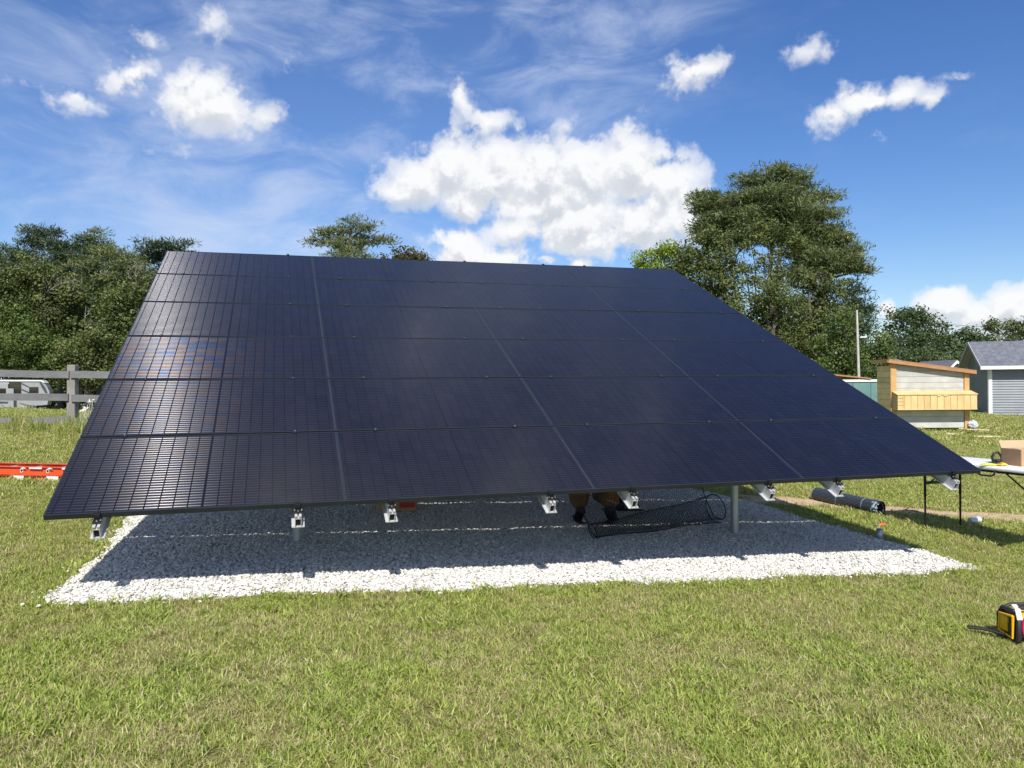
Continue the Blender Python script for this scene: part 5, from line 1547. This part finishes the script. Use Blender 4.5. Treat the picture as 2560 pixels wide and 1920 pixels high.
MB().tube([(-.192, y_, z_) for y_, z_ in fr_ + [fr_[0]]], .009, 8).build('latch_frame', M_yellow, rd, True)
MB().box((-.186, .015, .11), (.016, .085, .10), bev=.005).build('latch_plate', M_yellow, rd, True)
MB().box((-.186, -.050, .085), (.018, .035, .075), bev=.004).build('port_cover', M_radio_black, rd, True)
MB().box((-.152, -.092, .11), (.02, .03, .17), bev=.01).build('front_rib', M_radio_black, rd, True)
mb = MB()
for k_ in range(1):
    mb.tube([(0, -.088, .10), (0, -.10, .10), (0, -.108, .10)], [.062, .058, .03], 24)
MM = Matrix.Diagonal((.70, 1.03, 1.25, 1)); MM = Matrix.Translation((-.105, -.006, -.02)) @ MM
mb.build('speaker_cover', M_magenta, rd, True, MM)
MB().box((-.15, -.055, .226), (.034, .06, .006), Matrix.Rotation(.5, 3, 'X')).build('tape_strip', M_pinktape, rd)
MB().box((-.165, -.100, .195), (.036, .006, .07), Matrix.Rotation(-.35, 3, 'X')).build('tape_strip', M_pinktape, rd)
# black cable / strap in front
pts = []
for t_ in np.linspace(0, 1, 14):
    x_ = 3.10 + .75 * t_; y_ = 5.36 - .55 * t_ + .02 * math.sin(t_ * 9); pts.append(Vector((x_, y_, gzf(x_, y_) + .048 + .006 * math.sin(t_ * 14))))
m_ = pts[0].copy(); mb = MB(); mb.tube([p - m_ for p in pts], .010, 8); mb.tube([p - m_ + Vector((0, .018, .004 * math.sin(i * 2.0))) for i, p in enumerate(pts)], .008, 8)
o_ = mb.build('power_cord', M_blackplastic, None, True); o_.location = m_; tag(o_, 'thick black doubled cord lying in the grass before the radio', 'cord')


# ------------------------------------------------------------------ people under the array
def skin(name, pts, edges, material, parent, sub=2, rootv=0):
    me = bpy.data.meshes.new(name); me.from_pydata([p[:3] for p in pts], edges, []); o = link(name, me, material, parent)
    sm = o.modifiers.new('skin', 'SKIN'); sl = me.skin_vertices[0].data
    for i, p in enumerate(pts): sl[i].radius = (p[3], p[4] if len(p) > 4 else p[3]); sl[i].use_root = (i == rootv)
    sm.use_smooth_shade = True; sm.branch_smoothing = .6
    ss = o.modifiers.new('sub', 'SUBSURF'); ss.levels = sub; ss.render_levels = sub
    return o


def hand(P, E, wi, dirv, side):
    """palm and five fingers grown from wrist vertex index wi"""
    d = Vector(dirv).normalized(); s = Vector(side).normalized(); w0 = Vector(P[wi][:3])
    pc = w0 + d * .05; P.append((*pc, .033, .016)); pi_ = len(P) - 1; E.append((wi, pi_))
    for k_ in range(4):
        L_ = (.072, .082, .076, .058)[k_]; b = pc + d * .042 + s * (-.03 + .02 * k_); m_ = b + d * L_ * .55 + Vector((0, 0, -.008)); e_ = m_ + d * L_ * .4 + Vector((0, 0, -.02))
        i0 = len(P); P += [(*b, .010), (*m_, .009), (*e_, .0075)]; E += [(pi_, i0), (i0, i0 + 1), (i0 + 1, i0 + 2)]
    b = w0 + d * .03 + s * -.035; e_ = b + d * .035 - s * .022; i0 = len(P); P += [(*b, .012), (*e_, .010), (*(e_ + d * .022), .009)]; E += [(pi_, i0), (i0, i0 + 1), (i0 + 1, i0 + 2)]


def boot(parent, heel, toe_dir, ang_h, material=M_boot, h=.20, r_=.055):
    t = Vector(toe_dir).normalized(); H = Vector(heel)
    P = [(*(H + Vector((0, 0, h))), r_ * 1.05), (*(H + Vector((0, 0, h * .55))), r_ * .95), (*(H + Vector((0, 0, .055))), r_), (*(H + t * .11 + Vector((0, 0, .048))), r_ * .95, r_ * .72), (*(H + t * .19 + Vector((0, 0, .036))), r_ * .8, r_ * .5)]
    o = skin('boot', P, [(0, 1), (1, 2), (2, 3), (3, 4)], material, parent, 2, 2)
    s = Vector((-t.y, t.x, 0)); a = math.atan2(t.y, t.x)
    MB().box(H + t * .075 + Vector((0, 0, .008)), (.30, .098, .018), Matrix.Rotation(a, 3, 'Z'), bev=.006).build('sole', M_blackplastic, o)
    return o


def head(P, E, ni, c, f):
    c = Vector(c); f = Vector(f).normalized(); P.append((*c, .078, .09)); i0 = len(P) - 1; E.append((ni, i0))
    P.append((*(c + Vector((0, 0, .07))), .068, .08)); E.append((i0, i0 + 1))
    P.append((*(c + f * .092 + Vector((0, 0, .0))), .016)); E.append((i0, i0 + 2))     # nose
    return i0


gA = gzf(.85, 8.19) + .04
pa = empty('person', (.85, 8.19, gA), 'person in tan brown work trousers and black boots standing stooped under the array', 'person')
# body (skin shows at head, neck and hands)
P = [(0, .02, .84, .12), (0, .12, 1.02, .12), (.0, .28, 1.16, .13), (0, .38, 1.24, .06), ]
E = [(0, 1), (1, 2), (2, 3)]
hi = head(P, E, 3, (0, .47, 1.29), (0, 1, -.2))
for sx_ in (-1, 1):
    i0 = len(P); P += [(sx_ * .17, .28, 1.14, .055), (sx_ * .23, .42, .98, .042), (sx_ * .16, .58, 1.14, .030)]; E += [(2, i0), (i0, i0 + 1), (i0 + 1, i0 + 2)]
    hand(P, E, i0 + 2, (-.2 * sx_, .5, .9), (1, 0, 0))
    j0 = len(P); P += [(sx_ * .10, .02, .78, .08), (sx_ * .145, .05, .46, .05), (sx_ * .15, .0, .10, .034)]; E += [(0, j0), (j0, j0 + 1), (j0 + 1, j0 + 2)]
skin('body', P, E, M_skin, pa)
P = [(0, .03, .90, .16, .14), (0, .13, 1.04, .155, .14), (0, .28, 1.17, .165, .13)]; E = [(0, 1), (1, 2)]
for sx_ in (-1, 1):
    i0 = len(P); P += [(sx_ * .18, .29, 1.15, .072), (sx_ * .235, .42, .985, .056), (sx_ * .17, .55, 1.11, .046)]; E += [(2, i0), (i0, i0 + 1), (i0 + 1, i0 + 2)]
skin('shirt', P, E, M_shirt, pa, 2, 0)
P = [(0, .02, .88, .165, .15)]; E = []
for sx_ in (-1, 1):
    i0 = len(P); P += [(sx_ * .125, .03, .76, .128), (sx_ * .155, .06, .48, .118), (sx_ * .16, .03, .31, .135), (sx_ * .155, .01, .20, .10), (sx_ * .152, .0, .14, .070)]; E += [(0, i0), (i0, i0 + 1), (i0 + 1, i0 + 2), (i0 + 2, i0 + 3), (i0 + 3, i0 + 4)]
skin('trousers', P, E, M_trouser, pa, 2, 0)
MB().tube([(0, .46, 1.31), (0, .455, 1.37), (0, .44, 1.40)], [.098, .095, .05], 16).build('knit_cap', M_blackplastic, pa, True)
for sx_ in (-1, 1): MB().tube([(sx_ * .085, .45, 1.30), (sx_ * .10, .445, 1.30)], [.028, .022], 10).build('ear', M_skin, pa, True)
for sx_ in (-1, 1): MB().tube([(sx_ * .03, .545, 1.315), (sx_ * .03, .555, 1.315)], [.011, .006], 8).build('eye', M_glassdark, pa, True)
boot(pa, (-.150, -.02, 0), (-.25, 1, 0), 0); boot(pa, (.155, -.02, 0), (.35, .9, 0), 0, r_=.062)

gB = gzf(1.15, 8.9) + .04
pb_ = empty('person', (1.15, 8.9, gB), 'person in dark brown trousers kneeling on the gravel behind the netting', 'person')
P = [(-.02, .0, .36, .12), (.0, .10, .56, .12), (.04, .20, .74, .13), (.06, .25, .84, .06)]; E = [(0, 1), (1, 2), (2, 3)]
head(P, E, 3, (.08, .31, .92), (.3, 1, -.3))
for sx_ in (-1, 1):
    i0 = len(P); P += [(.04 + sx_ * .16, .22, .73, .055), (.05 + sx_ * .2, .36, .52, .042), (.06 + sx_ * .12, .5, .36, .030)]; E += [(2, i0), (i0, i0 + 1), (i0 + 1, i0 + 2)]
    hand(P, E, i0 + 2, (0, .6, -.7), (1, 0, 0))
    j0 = len(P); P += [(sx_ * .10, .06, .30, .08), (sx_ * .13, .26, .14, .05), (.12 + sx_ * .10, .05, .07, .034)]; E += [(0, j0), (j0, j0 + 1), (j0 + 1, j0 + 2)]
skin('body', P, E, M_skin, pb_)
P = [(-.02, .02, .42, .165, .15), (.0, .11, .58, .155, .14), (.04, .2, .74, .165, .13)]; E = [(0, 1), (1, 2)]
for sx_ in (-1, 1):
    i0 = len(P); P += [(.04 + sx_ * .17, .23, .72, .072), (.05 + sx_ * .205, .36, .53, .056), (.06 + sx_ * .13, .47, .40, .046)]; E += [(2, i0), (i0, i0 + 1), (i0 + 1, i0 + 2)]
skin('shirt', P, E, M_shirt2, pb_, 2, 0)
P = [(-.02, .0, .34, .17, .15)]; E = []
for sx_ in (-1, 1):
    i0 = len(P); P += [(sx_ * .12 - .02, .08, .26, .12), (sx_ * .15, .27, .13, .10), (.06 + sx_ * .13, .12, .10, .085), (.12 + sx_ * .10, .0, .09, .065)]; E += [(0, i0), (i0, i0 + 1), (i0 + 1, i0 + 2), (i0 + 2, i0 + 3)]
skin('trousers', P, E, M_trouser2, pb_, 2, 0)
MB().tube([(.075, .30, .94), (.075, .295, 1.00), (.07, .28, 1.03)], [.098, .095, .05], 16).build('knit_cap', M_blackplastic, pb_, True)
for sx_ in (-1, 1): MB().tube([(.08 + sx_ * .085, .30, .93), (.08 + sx_ * .10, .295, .93)], [.028, .022], 10).build('ear', M_skin, pb_, True)
boot(pb_, (.10, -.02, 0), (1, .05, 0), 0, h=.13); boot(pb_, (-.06, .04, 0), (.9, -.3, 0), 0, h=.13)
